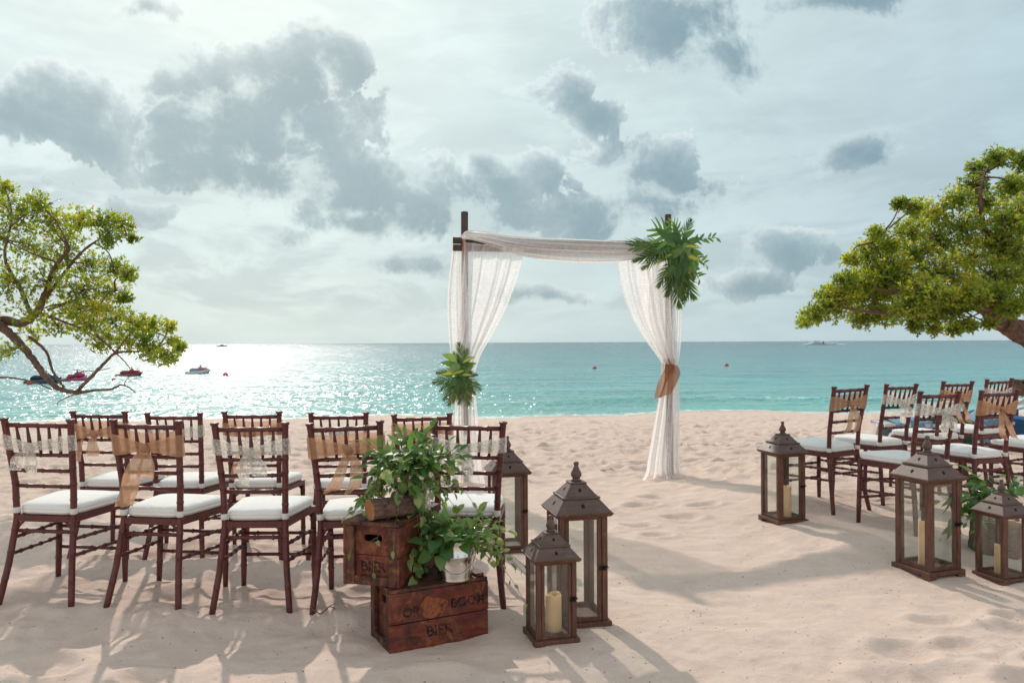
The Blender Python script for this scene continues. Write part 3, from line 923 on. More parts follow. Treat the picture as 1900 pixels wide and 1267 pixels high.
# ------------------------------------------------------------------ lanterns
def lantern_parts(W, H):
    """W body width, H body height; roof and finial on top"""
    parts = []
    def part(nm, mb, m, par=None):
        parts.append((nm, mb.mesh(nm, m), par))
        return len(parts) - 1
    h = W / 2
    bs = h * 1.13
    p = W * .115
    # plinth with a cut-out apron
    mb = MB()
    z0, z1 = 0.0, W * .17
    mb.frustum(bs, bs, z1 * .45, bs, bs, z1)
    for sx in (-1, 1):
        for sy in (-1, 1):
            a, b = (sx * bs, sx * (bs - W * .22)); c, d = (sy * bs, sy * (bs - W * .22))
            a, b = min(a, b), max(a, b); c, d = min(c, d), max(c, d)
            mb.hexa([(a, c, 0), (b, c, 0), (b, d, 0), (a, d, 0), (a, c, z1 * .45), (b + .01 * (sx < 0), c, z1 * .45), (b + .01 * (sx < 0), d + .01 * (sy < 0), z1 * .45), (a, d, z1 * .45)])
    part('base', mb, LANT)
    zt = z1 + H
    for sx in (-1, 1):
        for sy in (-1, 1):
            x0, y0 = sx * h, sy * h
            x1, y1 = sx * (h - p), sy * (h - p)
            part('corner_post', MB().box(min(x0, x1), max(x0, x1), min(y0, y1), max(y0, y1), z1, zt), LANT)
    fr = W * .085
    # frames and panes on four sides
    for k in range(4):
        rot = Matrix.Rotation(k * math.pi / 2, 3, 'Z')
        i = h - p - .0015
        yo, yi = -h + .004, -h + .004 + W * .07
        fb = [(-i, i, z1 + .001, z1 + fr * 1.1), (-i, i, zt - fr, zt - .001)]
        if k in (0, 2):
            fb += [(-i, -i + fr, z1 + fr * 1.1 + .0003, zt - fr - .0003), (i - fr, i, z1 + fr * 1.1 + .0003, zt - fr - .0003)]
        for (xa, xb, za, zb) in fb:
            mb = MB().box(xa, xb, yo, yi, za, zb)
            mb.v = [tuple(rot @ Vector(v)) for v in mb.v]
            part(('door_' if k == 0 else 'side_') + ('rail' if zb - za < xb - xa else 'stile'), mb, LANT)
        mb = MB()
        ii = i - (fr if k in (0, 2) else 0)
        mb.box(-ii, ii, yo + W * .02, yo + W * .02 + .0025, z1 + fr * 1.1, zt - fr)
        mb.v = [tuple(rot @ Vector(v)) for v in mb.v]
        part('glass_pane', mb, GLASS)
    # floor
    part('floor', MB().box(-h + p * .9, h - p * .9, -h + p * .9, h - p * .9, z1 - .004, z1 + .004), LANT)
    # roof: eave board, two hipped tiers with a lip between, cap
    e = h * 1.20
    z = zt
    part('eave', MB().frustum(e * .93, e * .93, z - .004, e, e, z + W * .035).frustum(e, e, z + W * .035, e, e, z + W * .062), LANT)
    z += W * .062
    a, b = e * .97, e * .60
    t1 = W * .26
    part('lower_roof', MB().frustum(a, a, z, b, b, z + t1), LROOF)
    z1r = z + t1
    part('roof_lip', MB().frustum(b * 1.09, b * 1.09, z1r - .002, b * 1.09, b * 1.09, z1r + W * .03), LROOF)
    z2 = z1r + W * .03
    t2 = W * .235
    c_ = e * .26
    part('upper_roof', MB().frustum(b * .97, b * .97, z2, c_, c_, z2 + t2), LROOF)
    part('roof_cap', MB().frustum(c_ * 1.12, c_ * 1.12, z2 + t2 - .001, c_ * 1.12, c_ * 1.12, z2 + t2 + W * .028), LROOF)
    z3 = z2 + t2 + W * .028
    q = W * .95
    prof = [(.105, 0), (.108, .03), (.075, .05), (.085, .075), (.118, .13), (.112, .18), (.075, .25), (.046, .32), (.042, .345), (.058, .36), (.062, .39), (.045, .415), (.012, .425)]
    part('finial', MB().lathe([(r * q, z3 + zz * q) for r, zz in prof], 16), LROOF)
    # smoke vents on every slope
    for (za, ra, zb, rb, rad) in ((z, a, z1r, b, .036 * W), (z2, b * .97, z2 + t2, c_, .030 * W)):
        sl = Vector((-(ra - rb), 0, zb - za)).normalized()
        for k in range(4):
            rot = Matrix.Rotation(k * math.pi / 2, 3, 'Z')
            cx = Vector(((ra + rb) / 2, 0, (za + zb) / 2))
            nrm = Vector((sl.z, 0, -sl.x))
            vs = []
            for j in range(14):
                th = 2 * math.pi * j / 14
                vs.append(cx + Vector((0, 1, 0)) * math.cos(th) * rad + sl * math.sin(th) * rad * 1.35 + nrm * .0015)
            vs2 = [v - nrm * .012 for v in vs]
            mb = MB()
            mb.add([rot @ v for v in vs + vs2], [tuple(range(14)), tuple(range(27, 13, -1))] + [(j, 14 + j, 14 + (j + 1) % 14, (j + 1) % 14) for j in range(14)])
            part('vent_hole', mb, VENT)
    # latch on the door's right stile
    zl = (z1 + zt) / 2
    mb = MB()
    mb.box(h - p - fr * .6, h - p * .25, -h - .004, -h + .006, zl - .010, zl + .010)
    mb.tube([(h - p * .9, -h - .004, zl), (h - p * .9, -h - .014, zl), (h - p * .3, -h - .014, zl + .012), (h - p * .05, -h - .010, zl + .004)], .0035, 6)
    part('latch', mb, IRON)
    return parts, z1 + .004
VENT = plain('vent_dark', (.006, .005, .005), .9)
BIG = lantern_parts(.232, .488)
SMALL = lantern_parts(.182, .335)
for pp in (BIG, SMALL):
    for i, (nm, me, par) in enumerate(pp[0]):
        pp[0][i] = (nm, me, par)

def lantern(kind, x, y, deg, label, sc=1.0, candle=None, clabel=None):
    pts, zf = (BIG if kind == 'big' else SMALL)
    a = R(deg)
    z = gz(x, y)
    zz = min(gz(x + dx, y + dy) for dx in (-.1, .1) for dy in (-.1, .1))
    t = thing('lantern', label, 'lantern', (x, y, .5 * z + .5 * zz - .006), a, 'wooden candle lanterns along the aisle', sc)
    for nm, me, _ in pts:
        o = mesh_obj(nm, me, t)
        if nm in ('base', 'eave', 'corner_post', 'lower_roof', 'upper_roof', 'roof_lip', 'roof_cap', 'door_rail', 'door_stile', 'side_rail', 'side_stile'):
            bevel(o, .0022, 2)
    if candle:
        cx, cy, r, hh = candle
        mb = MB()
        n = 24
        mb.lathe([(r * .97, 0), (r, .004), (r, hh - .006), (r * .985, hh + .001), (r * .90, hh + .003), (r * .82, hh - .004), (r * .5, hh - .012), (.001, hh - .014)], n)
        # wavy melted rim
        v2 = []
        for (vx, vy, vz) in mb.v:
            if vz > hh - .01:
                th = math.atan2(vy, vx)
                vz += .004 * math.sin(2 * th + x) + .002 * math.sin(5 * th)
            v2.append((vx, vy, vz))
        mb.v = v2
        c = thing('candle', clabel, 'candle', (x + (cx * math.cos(a) - cy * math.sin(a)) * sc, y + (cx * math.sin(a) + cy * math.cos(a)) * sc, t.location.z + zf * sc + .001), a, 'ivory pillar candles inside lanterns')
        mb.build('wax', WAX, c)
        MB().tube([(0, 0, hh - .014), (.001, .001, hh - .006), (.002, 0, hh + .002)], .0012, 5).build('wick', IRON, c)
    return t
lantern('small', .167, 3.54, 14, 'small wooden lantern in front, beside the crates at the left of the aisle', 1.0, (.012, 0, .036, .160), 'short ivory candle in the small lantern beside the crates')
lantern('big', .302, 3.785, 12, 'tall wooden lantern right behind the small one at the left of the aisle', 1.0, (-.05, -.01, .038, .235), 'tall ivory candle in the lantern behind the small front one')
lantern('big', -.035, 5.29, 10, 'tall wooden lantern half hidden behind the lace-sashed aisle chair')
lantern('big', 1.94, 5.72, 15, 'wooden lantern farthest down the aisle on the right, beside a burlap-bowed chair', .945, (.028, .0, .036, .215), 'ivory candle in the farthest lantern on the right')
lantern('big', 2.345, 4.505, 19, 'largest wooden lantern on the right, in front of the lace-sashed chair', 1.01, (-.010, .01, .034, .24), 'slim ivory candle in the largest lantern on the right')
lantern('small', 2.70, 4.40, 17, 'small wooden lantern at the right edge, in front of the stump', 1.0, (-.010, .0, .030, .155), 'ivory candle in the small lantern at the right edge')

# ------------------------------------------------------------------ crates
def plank_with_hole(L, Hh, t, hw, hh, cz):
    """plank in the x-z plane, thickness t along y, stadium hole at height cz"""
    n = 32
    inner, outer = [], []
    for k in range(n):
        th = 2 * math.pi * (k + .5) / n
        cx, sz = math.cos(th), math.sin(th)
        bx = (hw - hh) * (1 if cx > 0 else -1) if abs(cx) > .15 else (hw - hh) * cx / .15
        inner.append((bx + hh * cx, cz + hh * sz))
        k_ = min((L / 2) / max(1e-6, abs(cx)), (cz if sz < 0 else Hh - cz) / max(1e-6, abs(sz)))
        outer.append((cx * k_, cz + sz * k_))
    # true corners
    for (qx, qz) in ((-L / 2, 0), (L / 2, 0), (L / 2, Hh), (-L / 2, Hh)):
        j = min(range(n), key=lambda i: (outer[i][0] - qx) ** 2 + (outer[i][1] - qz) ** 2)
        outer[j] = (qx, qz)
    vs = [(x, -t / 2, z) for x, z in outer] + [(x, -t / 2, z) for x, z in inner] + [(x, t / 2, z) for x, z in outer] + [(x, t / 2, z) for x, z in inner]
    fs = []
    for k in range(n):
        k2 = (k + 1) % n
        fs += [(k, k2, n + k2, n + k), (2 * n + k2, 2 * n + k, 3 * n + k, 3 * n + k2), (n + k, n + k2, 3 * n + k2, 3 * n + k), (k2, k, 2 * n + k, 2 * n + k2)]
    return vs, fs

def text_mesh(txt, size, ext=.0006, bold=.012):
    cu = bpy.data.curves.new('lettering', 'FONT')
    cu.body = txt
    cu.size = size
    cu.extrude = ext
    cu.offset = bold * size
    cu.align_x = 'CENTER'
    o = bpy.data.objects.new('lettering', cu)
    COL.objects.link(o)
    dg = bpy.context.evaluated_depsgraph_get()
    me = bpy.data.meshes.new_from_object(o.evaluated_get(dg))
    bpy.data.objects.remove(o)
    bpy.data.curves.remove(cu)
    return me

def ink_mat():
    m, nt = new_mat('worn_black_ink')
    tc = N(nt, 'ShaderNodeTexCoord').outputs['Object']
    n = noise(nt, tc, 60.0, 6, .7)
    n2 = noise(nt, tc, 14.0, 3, .6)
    a = M(nt, 'MULTIPLY', ramp(nt, n, [(.42, .08), (.62, .80)]), ramp(nt, n2, [(.3, .35), (.6, 1.0)]))
    p = principled(nt, (.012, .010, .011), .6)
    o = N(nt, 'ShaderNodeMixShader', {0: a, 1: N(nt, 'ShaderNodeBsdfTransparent').outputs[0], 2: p})
    finish(nt, o.outputs[0])
    return m
INK = ink_mat()
PAPER = wood('peeled_label_paper', (.20, .055, .022), (.34, .11, .045), (.42, .17, .08), .75, (5, 5, 5), spec=.2)
CL, CW, CH = .464, .268, .262

def crate(name, label, loc, rz, top):
    t = thing(name, label, 'crate', loc, rz)
    th = .013
    ph = (CH - .004) / 2
    def P_(nm, mb, m, **k):
        return bevel(mb.build(nm, m, t, **k), .0028, 2)
    for s in (-1, 1):                                # long sides: two planks each
        for k in range(2):
            y0, y1 = sorted((s * CW / 2, s * (CW / 2 - th)))
            P_('side_plank', MB().box(-CL / 2, CL / 2, y0, y1, k * (ph + .003), k * (ph + .003) + ph - (0 if k else .001), j=.0007), CRATE)
    for s in (-1, 1):                                # ends: recessed planks, hand hole in the upper one, cleats round them
        xin = s * (CL / 2 - .030)
        L = CW - 2 * th - .002
        P_('end_plank', MB().box(xin - th / 2, xin + th / 2, -L / 2, L / 2, .004, ph), CRATE)
        vs, fs = plank_with_hole(L, ph - .002, th, .044, .0155, ph * .56)
        mb = MB().add([(xin - y, x, z + ph + .003) for x, y, z in vs], fs)
        mb.build('end_plank', CRATE, t)
        for q in (-1, 1):
            y0, y1 = sorted((q * (CW / 2 - th - .0005), q * (CW / 2 - th - .040)))
            x0, x1 = sorted((s * (CL / 2 - .0015), s * (CL / 2 - .0225)))
            P_('corner_cleat', MB().box(x0, x1, y0, y1, .002, CH - .002, j=.0006), CRATED)
        x0, x1 = sorted((s * (CL / 2 - .003), s * (CL / 2 - .0225)))
        P_('end_rail', MB().box(x0, x1, -(CW / 2 - th - .0415), CW / 2 - th - .0415, .003, .042, j=.0008), CRATED)
    P_('bottom_board', MB().box(-CL / 2 + .024, CL / 2 - .024, -CW / 2 + th + .001, CW / 2 - th - .001, .002, .012), CRATED)
    # boarded top
    n = 3
    w = (CW + (.006 if top == 'lid' else -.004)) / n
    for k in range(n):
        y0 = -n * w / 2 + k * w
        P_('top_board', MB().box(-CL / 2 - (.004 if top == 'lid' else -.002), CL / 2 + (.004 if top == 'lid' else -.002), y0 + .001, y0 + w - .001, CH + .0005, CH + .0145, j=.0008), CRATED)
    if top == 'cleat':
        P_('top_cleat', MB().box(CL / 2 - .052, CL / 2 - .012, -CW / 2 + .02, CW / 2 - .02, CH + .0150, CH + .030, j=.001), CRATED)
    return t

def letter(t, txt, size, loc, rot, bold=.02):
    me = text_mesh(txt, size, bold=bold)
    me.materials.clear()
    me.materials.append(INK)
    return mesh_obj('lettering', me, t, loc, rot)

c1x, c1y = -.380, 3.600
c1z = gz(c1x, c1y) - .012
low = crate('wooden_crate', 'worn reddish beer crate on the sand, under the other crate and a pail', (c1x, c1y, c1z), R(27.3), 'cleat')
yf = -CW / 2 - .0012
letter(low, 'OR', .056, (-.135, yf, .158), (R(90), 0, 0), .028)
letter(low, 'Y', .050, (.005, yf - .0030, .162), (R(90), 0, 0), .028)
letter(low, 'BOOM', .056, (.132, yf, .166), (R(90), 0, 0), .028)
letter(low, 'BIER', .064, (-.005, yf, .058), (R(90), 0, 0), .028)
rs = random.Random(5)
pts = []
for k in range(34):
    th = 2 * math.pi * k / 34
    r_ = 1 + .16 * math.sin(3 * th + 1) + .10 * math.sin(7 * th) + rs.uniform(-.06, .06)
    pts.append((-.034 + .058 * r_ * math.cos(th), .183 + .046 * r_ * math.sin(th)))
pts = [(x, max(.136, min(.256, z))) for x, z in pts]
mb = MB()
mb.add([(x, yf - .0016, z) for x, z in pts] + [(x, yf + .0008, z) for x, z in pts], [tuple(range(34))] + [(k, 34 + k, 34 + (k + 1) % 34, (k + 1) % 34) for k in range(34)])
mb.build('label_remnant', PAPER, low)
c2z = c1z + CH + .0152
up = crate('wooden_crate', 'worn reddish beer crate with hand hole, stacked askew on the lower crate', (-.549, 3.668, c2z), R(73.4), 'lid')
letter(up, 'BIER', .062, (-CL / 2 + .030 - .0145 / 2 - .0010, .0, .060), (R(90), 0, R(-90)), .028)
TOP2 = c2z + CH + .0150
TOP1 = c1z + CH + .0150

# ------------------------------------------------------------------ log, stump, pails
def log_mesh(r, L, seed, n=26, ends=True):
    rs = random.Random(seed)
    ph = [rs.uniform(0, 6.28) for _ in range(5)]
    mb = MB()
    m = 16
    vs, fs = [], []
    for i in range(m + 1):
        u = i / m
        for k in range(n):
            th = 2 * math.pi * k / n
            q = 1 + .05 * math.sin(2 * th + ph[0]) + .045 * math.sin(5 * th + ph[1] + 2 * u) + .03 * math.sin(9 * th + ph[2] + 5 * u) + .05 * math.sin(3 * u + ph[3] + th) + rs.uniform(-.018, .018)
            vs.append(((u - .5) * L, r * q * math.cos(th), r * q * math.sin(th)))
    for i in range(m):
        for k in range(n):
            k2 = (k + 1) % n
            fs.append((i * n + k, (i + 1) * n + k, (i + 1) * n + k2, i * n + k2))
    mb.add(vs, fs, 0, True)
    mb.add(vs, [tuple(range(n))], 1)
    mb.add(vs, [tuple(m * n + k for k in range(n - 1, -1, -1))], 1)
    return mb

t = thing('log', 'short cut log lying on the upper crate in front of a pail', 'log', (-.545, 3.530, TOP2 + .046), R(34))
mb = log_mesh(.048, .19, 4)
log_mesh_ = mb.mesh('log', [LOGB, LOGE])
lo = mesh_obj('bark', log_mesh_, t)
for sx, sz, ln in ((.02, .03, .03), (-.05, .02, .02)):
    MB().tube([(sx, -.03, sz), (sx + .004, -.045, sz + .012), (sx + .006, -.058, sz + .016)], [.014, .011, .008], 8).build('branch_stub', LOGB, t)

sx_, sy_ = 2.92, 4.82
stz = gz(sx_, sy_)
t = thing('tree_stump', 'barky brown stump standing behind the small lantern at the right edge', 'stump', (sx_, sy_, stz - .02))
mb = log_mesh(.135, .20, 9)
mb.v = [(y, z, x + .10) for x, y, z in mb.v]
mb.build('bark', [LOGB, LOGE], t)
STUMP = stz + .182

def pail(x, y, z, rz, label, sc=1.0):
    t = thing('metal_pail', label, 'pail', (x, y, z), rz, 'galvanised pails of greenery', sc)
    h = .205
    r0, r1 = .077, .098
    rr_ = lambda zz: r0 + (r1 - r0) * zz / h
    prof = [(.001, .006), (r0 * .93, .006), (r0 * .95, 0), (r0 + .001, 0), (r0 + .003, .003), (r0 + .001, .009), (rr_(.012), .012), (rr_(.07), .07), (rr_(.105), .105), (rr_(.1075) + .0028, .1075), (rr_(.111) + .0028, .111), (rr_(.1135), .1135), (rr_(.16), .16), (rr_(h), h),
            (r1 + .004, h + .001), (r1 + .0055, h + .005), (r1 + .003, h + .009), (r1 - .001, h + .007), (rr_(h) - .002, h), (rr_(.1) - .002, .1), (rr_(.03) - .002, .03), (.001, .025)]
    MB().lathe(prof, 40).build('body', STEEL, t)
    for s in (-1, 1):
        MB().lathe([(.001, -.003), (.012, -.003), (.013, 0), (.009, .004), (.001, .005)], 12).build('handle_ear', STEEL, t, loc=(s * (rr_(.15) + .001), 0, .15), rot=(0, s * R(90 - 6), 0))
    pts = []
    for k in range(25):
        u = k / 24
        th = math.pi * u
        pts.append(((rr_(.15) + .006) * math.cos(th), -.012 - .118 * math.sin(th) * .88, .15 - .115 * math.sin(th) ** 1.0))
    # the bail rests low against the side
    pts = [(x_, -math.sqrt(max(0, (rr_(max(.02, z_)) + .006) ** 2 - x_ * x_)) if abs(x_) < rr_(max(.02, z_)) + .006 else 0, z_) for x_, _, z_ in pts]
    MB().tube(pts, .0022, 6).build('handle', STEEL, t)
    return t
P1 = (-.462, 3.705, TOP2)
P2 = (-.262, 3.575, TOP1)
P3 = (sx_ - .01, sy_ + .01, STUMP)
pail(*P1, R(20), 'shiny metal pail on the upper crate, behind the log')
pail(*P2, R(12), 'shiny metal pail on the lower crate with its handle hanging down')
pail(*P3, R(-20), 'metal pail on the stump behind the small right lantern', .9)

# ------------------------------------------------------------------ leaves
def leaf_mesh(name, L, W, mats, shape='oval', fold=.18, curl=.25, n=6, stripe=False):
    """blade from the origin along +x, upper side +z"""
    mb = MB()
    cols = [-1, -.45, 0, .45, 1] if stripe else [-1, 0, 1]
    vs = []
    for i in range(n + 1):
        u = i / n
        if shape == 'heart':
            w = math.sin(math.pi * min(1, u ** .55)) ** .75 if u < 1 else 0
        elif shape == 'lance':
            w = math.sin(math.pi * u ** .85) ** 1.1
        else:
            w = math.sin(math.pi * u ** .8) ** .85
        w = max(w, .02) * W / 2
        x = L * u
        zc = -curl * L * u * u + .06 * L * math.sin(u * 3)
        for c in cols:
            vs.append((x - (.10 * L * abs(c) if shape == 'heart' and i <= 1 else 0), c * w, zc + abs(c) * w * fold + .04 * W * math.sin(u * 9 + c)))
    m = len(cols)
    fs = [(i * m + k, (i + 1) * m + k, (i + 1) * m + k + 1, i * m + k + 1) for i in range(n) for k in range(m - 1)]
    mb.add(vs, fs, 0, True)
    if stripe:
        mb.m = [(1 if k in (1, 2) else 0) for i in range(n) for k in range(m - 1)]
    return mb.mesh(name, mats)
LF = {
    'lance': [leaf_mesh('leaf', .085, .030, L_DARK, 'lance', .22, .18), leaf_mesh('leaf', .10, .034, L_DARK, 'lance', .15, .35)],
    'heart': [leaf_mesh('leaf', .060, .050, L_PALE, 'heart', .16, .22), leaf_mesh('leaf', .058, .048, L_PALE, 'heart', .22, .4)],
    'round': [leaf_mesh('leaf', .085, .074, L_DARK, 'heart', .10, .18), leaf_mesh('leaf', .080, .066, L_DARK, 'heart', .16, .28)],
    'small': [leaf_mesh('leaf', .036, .019, L_PALE, 'oval', .2, .2, 4), leaf_mesh('leaf', .032, .018, L_PALE, 'oval', .2, .4, 4)],
}

def leaf_rot(direction, up=(0, 0, 1), roll=0.0):
    x = Vector(direction).normalized()
    u = Vector(up)
    y = u.cross(x)
    if y.length < 1e-4:
        y = Vector((0, 1, 0)).cross(x)
    y.normalize()
    z = x.cross(y)
    m = Matrix((x, y, z)).transposed()
    return m.to_quaternion() @ Quaternion((1, 0, 0), roll)

def rest(p, root, lift):
    w = p + Vector(root.location)
    for (cx, cy, rz, zt) in ((-.549, 3.668, R(73.4), TOP2), (c1x, c1y, R(27.3), TOP1)):
        dx, dy = w.x - cx, w.y - cy
        lx, ly = dx * math.cos(rz) + dy * math.sin(rz), -dx * math.sin(rz) + dy * math.cos(rz)
        if abs(lx) < CL / 2 + .022 and abs(ly) < CW / 2 + .022 and w.z < zt + lift:
            if w.z > zt - .10:
                p = Vector((p.x, p.y, p.z + zt + lift - w.z))
            else:                                   # below the rim: hang just outside the nearer face
                ex, ey = CL / 2 + .026 - abs(lx), CW / 2 + .026 - abs(ly)
                if ex < ey:
                    lx = math.copysign(CL / 2 + .026, lx)
                else:
                    ly = math.copysign(CW / 2 + .026, ly)
                p = Vector((cx + lx * math.cos(rz) - ly * math.sin(rz) - root.location.x, cy + lx * math.sin(rz) + ly * math.cos(rz) - root.location.y, p.z))
    return p

def stem_with_leaves(root, rs, p0, az, el, length, droop, kind, nleaf, size, stem_r=.0022, t0=.25, wander=.10):
    d = Vector((math.cos(az) * math.cos(el), math.sin(az) * math.cos(el), math.sin(el)))
    side = Vector((-math.sin(az), math.cos(az), 0))
    ph = rs.uniform(0, 6.28)
    path = []
    for i in range(13):
        t = i / 12
        p = Vector(p0) + d * length * t + Vector((0, 0, -droop * length * t * t)) + side * (wander * length * math.sin(t * 3.5 + ph) * t) + Vector((0, 0, .03 * length * math.sin(t * 8 + ph)))
        path.append(rest(p, root, .012) if t > .3 else p)
    st = MB().tube(path, [stem_r * (1 - .6 * i / 12) for i in range(13)], 5, caps=False).build('stem', L_STEM, root)
    for k in range(nleaf):
        t = t0 + (1 - t0) * (k + rs.uniform(.1, .9)) / nleaf if k < nleaf - 1 else 1.0
        f = t * 12
        i = min(11, int(f))
        p = path[i].lerp(path[i + 1], f - i)
        tg = (path[i + 1] - path[i]).normalized()
        a = rs.uniform(0, 6.28)
        o = tg.orthogonal()
        o = Quaternion(tg, a) @ o
        o.z *= .6
        ld = tg * rs.uniform(.3, .9) + o * rs.uniform(.5, 1.0) + Vector((0, 0, rs.uniform(-.35, .2)))
        if k == nleaf - 1:
            ld = tg
        me = rs.choice(LF[kind])
        tip = p + ld.normalized() * .05 * size
        t2 = rest(tip, root, .010)
        if (t2 - tip).length > 1e-6:
            ld = t2 - p + Vector((0, 0, .004))
        mesh_obj('leaf', me, st, p, leaf_rot(ld, (rs.uniform(-.5, .5), rs.uniform(-.9, .1), 1), rs.uniform(-.6, .6)), size * rs.uniform(.65, 1.15))
    return st

def bouquet(seed, loc, label, spec):
    rs = random.Random(seed)
    t = thing('greenery_bouquet', label, 'greenery', loc)
    for (n, kind, elr, azr, lr, dr, nl, size) in spec:
        for k in range(n):
            az_ = R(rs.uniform(*azr))
            r_ = rs.uniform(0, .05)
            p0 = (r_ * math.cos(az_), r_ * math.sin(az_), -.06)
            stem_with_leaves(t, rs, p0, az_, R(rs.uniform(*elr)), rs.uniform(*lr), rs.uniform(*dr), kind, rs.randint(*nl), size)
    return t
b1 = bouquet(11, (P1[0], P1[1], P1[2] + .205), 'leafy green bouquet in the pail on the upper crate', [
    (24, 'lance', (35, 88), (0, 360), (.19, .30), (.05, .3), (6, 10), .80),
    (6, 'lance', (20, 50), (150, 250), (.17, .24), (.1, .4), (6, 8), .78),
    (22, 'heart', (25, 88), (0, 360), (.15, .28), (.1, .45), (5, 7), .82),
    (6, 'heart', (5, 40), (200, 350), (.12, .20), (.5, .9), (4, 6), .75),
    (7, 'round', (25, 75), (200, 340), (.14, .18), (.2, .5), (2, 3), .75),
    (10, 'small', (10, 35), (165, 205), (.22, .34), (.75, 1.15), (12, 17), .95),
    (4, 'small', (10, 45), (-40, 10), (.22, .32), (.6, 1.0), (7, 10), 1.0),
    (6, 'small', (0, 35), (225, 295), (.18, .28), (1.0, 1.5), (8, 11), 1.0), (4, 'heart', (5, 30), (235, 285), (.17, .22), (.9, 1.3), (5, 7), .7)])
b2 = bouquet(23, (P2[0], P2[1], P2[2] + .205), 'trailing green bouquet in the pail on the lower crate', [
    (16, 'lance', (25, 80), (0, 360), (.15, .24), (.05, .35), (6, 8), .74),
    (20, 'heart', (25, 85), (0, 360), (.14, .24), (.05, .4), (5, 7), .78),
    (10, 'round', (10, 65), (205, 330), (.10, .16), (.3, .7), (2, 3), .92),
    (5, 'heart', (10, 40), (130, 210), (.14, .22), (.3, .8), (4, 6), .8),
    (4, 'heart', (5, 35), (165, 200), (.24, .34), (.9, 1.3), (5, 7), .75),
    (8, 'small', (15, 50), (-35, 40), (.20, .30), (.2, .7), (9, 13), 1.05),
    (5, 'heart', (15, 45), (-30, 50), (.16, .25), (.3, .7), (4, 6), .75),
    (3, 'small', (0, 20), (-10, 20), (.26, .36), (.5, .9), (6, 9), .95)])
b3 = bouquet(37, (P3[0], P3[1], P3[2] + .185), 'dark green bouquet in the pail on the stump at the right edge', [
    (16, 'lance', (5, 80), (0, 360), (.16, .30), (.1, .5), (5, 8), 1.0),
    (8, 'lance', (-5, 35), (150, 250), (.18, .28), (.5, 1.0), (5, 8), .95),
    (7, 'small', (0, 40), (150, 260), (.18, .28), (.8, 1.3), (9, 13), 1.0),
    (6, 'round', (20, 60), (200, 340), (.12, .18), (.2, .5), (2, 3), .8)])

# ------------------------------------------------------------------ the arch
AL, AR = 8.00, 8.17                       # distance of left and right post
sL, sR = FPX / AL, FPX / AR
def lp(px, py, d=AL, dy=0.0):
    v = at(px, py, d)
    return Vector((v.x, d + dy, v.z))
XL, XR = lp(863, 600).x, lp(1240.5, 600, AR).x
arch = thing('wedding_arch', 'dark wooden wedding arch draped in white sheer lace before the sea', 'arch', ((XL + XR) / 2, (AL + AR) / 2, gz((XL + XR) / 2, 8.1)))
arch_off = Vector(arch.location)
def apart(mb, name, mat, label=None):
    mb.v = [tuple(Vector(v) - arch_off) for v in mb.v]
    o = mb.build(name, mat, arch)
    if label:
        o['label'] = label
    return o
zl, zr = lp(863, 393).z, lp(1240, 398, AR).z
apart(MB().tube([(XL - .01, AL, gz(XL, AL) - .15), (XL - .004, AL, 1.2), (XL, AL, zl - .004), (XL, AL, zl)], [.038, .037, .036, .033], 14), 'post', POST)
apart(MB().tube([(XR + .01, AR, gz(XR, AR) - .15), (XR + .005, AR, 1.2), (XR, AR, zr - .004), (XR, AR, zr)], [.038, .036, .034, .031], 14), 'post', POST)
bl, br = lp(841, 446, AL - .075), lp(1262, 456, AR - .075)
apart(MB().tube([bl, bl.lerp(br, .5), br], .035, 12), 'crossbeam', POST)
bl2, br2 = lp(841, 459.5, AL - .078), lp(1262, 468, AR - .078)
apart(MB().tube([bl2, bl2.lerp(br2, .5), br2], .033, 12), 'crossbeam', POST)
# side poles running back to rear posts are not seen; burlap lashing at the left joint
mb = MB()
def lash(u, v):
    x = XL + (-.022 + .05 * u) * (1 - .45 * math.sin(math.pi * v))
    z = lp(863, 438).z + (lp(863, 470).z - lp(863, 438).z) * v
    return (x, AL - .118 - .012 * math.sin(math.pi * v), z)
mb.grid(lash, 4, 8)
apart(mb, 'lashing', BURLAP)

def drape(rows, nu, nv, pleats, amp0, amp1, seed, d0, name, label, mat=SHEER, curve=1.0, skew=0.0, dep=None):
    """rows: list of (py, px_left, px_right) top to bottom; cloth with pleats that deepen where it is gathered"""
    rs = random.Random(seed)
    ph = [rs.uniform(0, 6.28) for _ in range(6)]
    R_ = smooth_path(rows, nv + 1)
    wmax = max(r[2] - r[1] for r in R_)
    mb = MB()
    def fn(u, v):
        r = R_[int(round(v * nv))]
        gather = 1 - (r[2] - r[1]) / wmax
        uu = u + .05 * math.sin(2 * math.pi * u * 2 + ph[3]) * (1 - abs(2 * u - 1))
        px_ = r[1] + (r[2] - r[1]) * uu
        p = lp(px_, r[0] + skew * (u - .5) * 2 * (1 - v), d0)
        a = amp0 + (amp1 - amp0) * gather
        y = a * (math.sin(2 * math.pi * pleats * u + ph[0] + .9 * math.sin(2.3 * v + ph[1])) + .45 * math.sin(2 * math.pi * pleats * 2.3 * u + ph[2] + 1.5 * v))
        y += .5 * a * math.sin(2 * math.pi * .8 * u + ph[4])
        x = p.x + .35 * a * math.cos(2 * math.pi * pleats * u + ph[5])
        yy = p.y + y + (dep(u, v) if dep else 0)
        return (x, yy, p.z)
    mb.grid(fn, nu, nv)
    return apart(mb, name, mat, label)
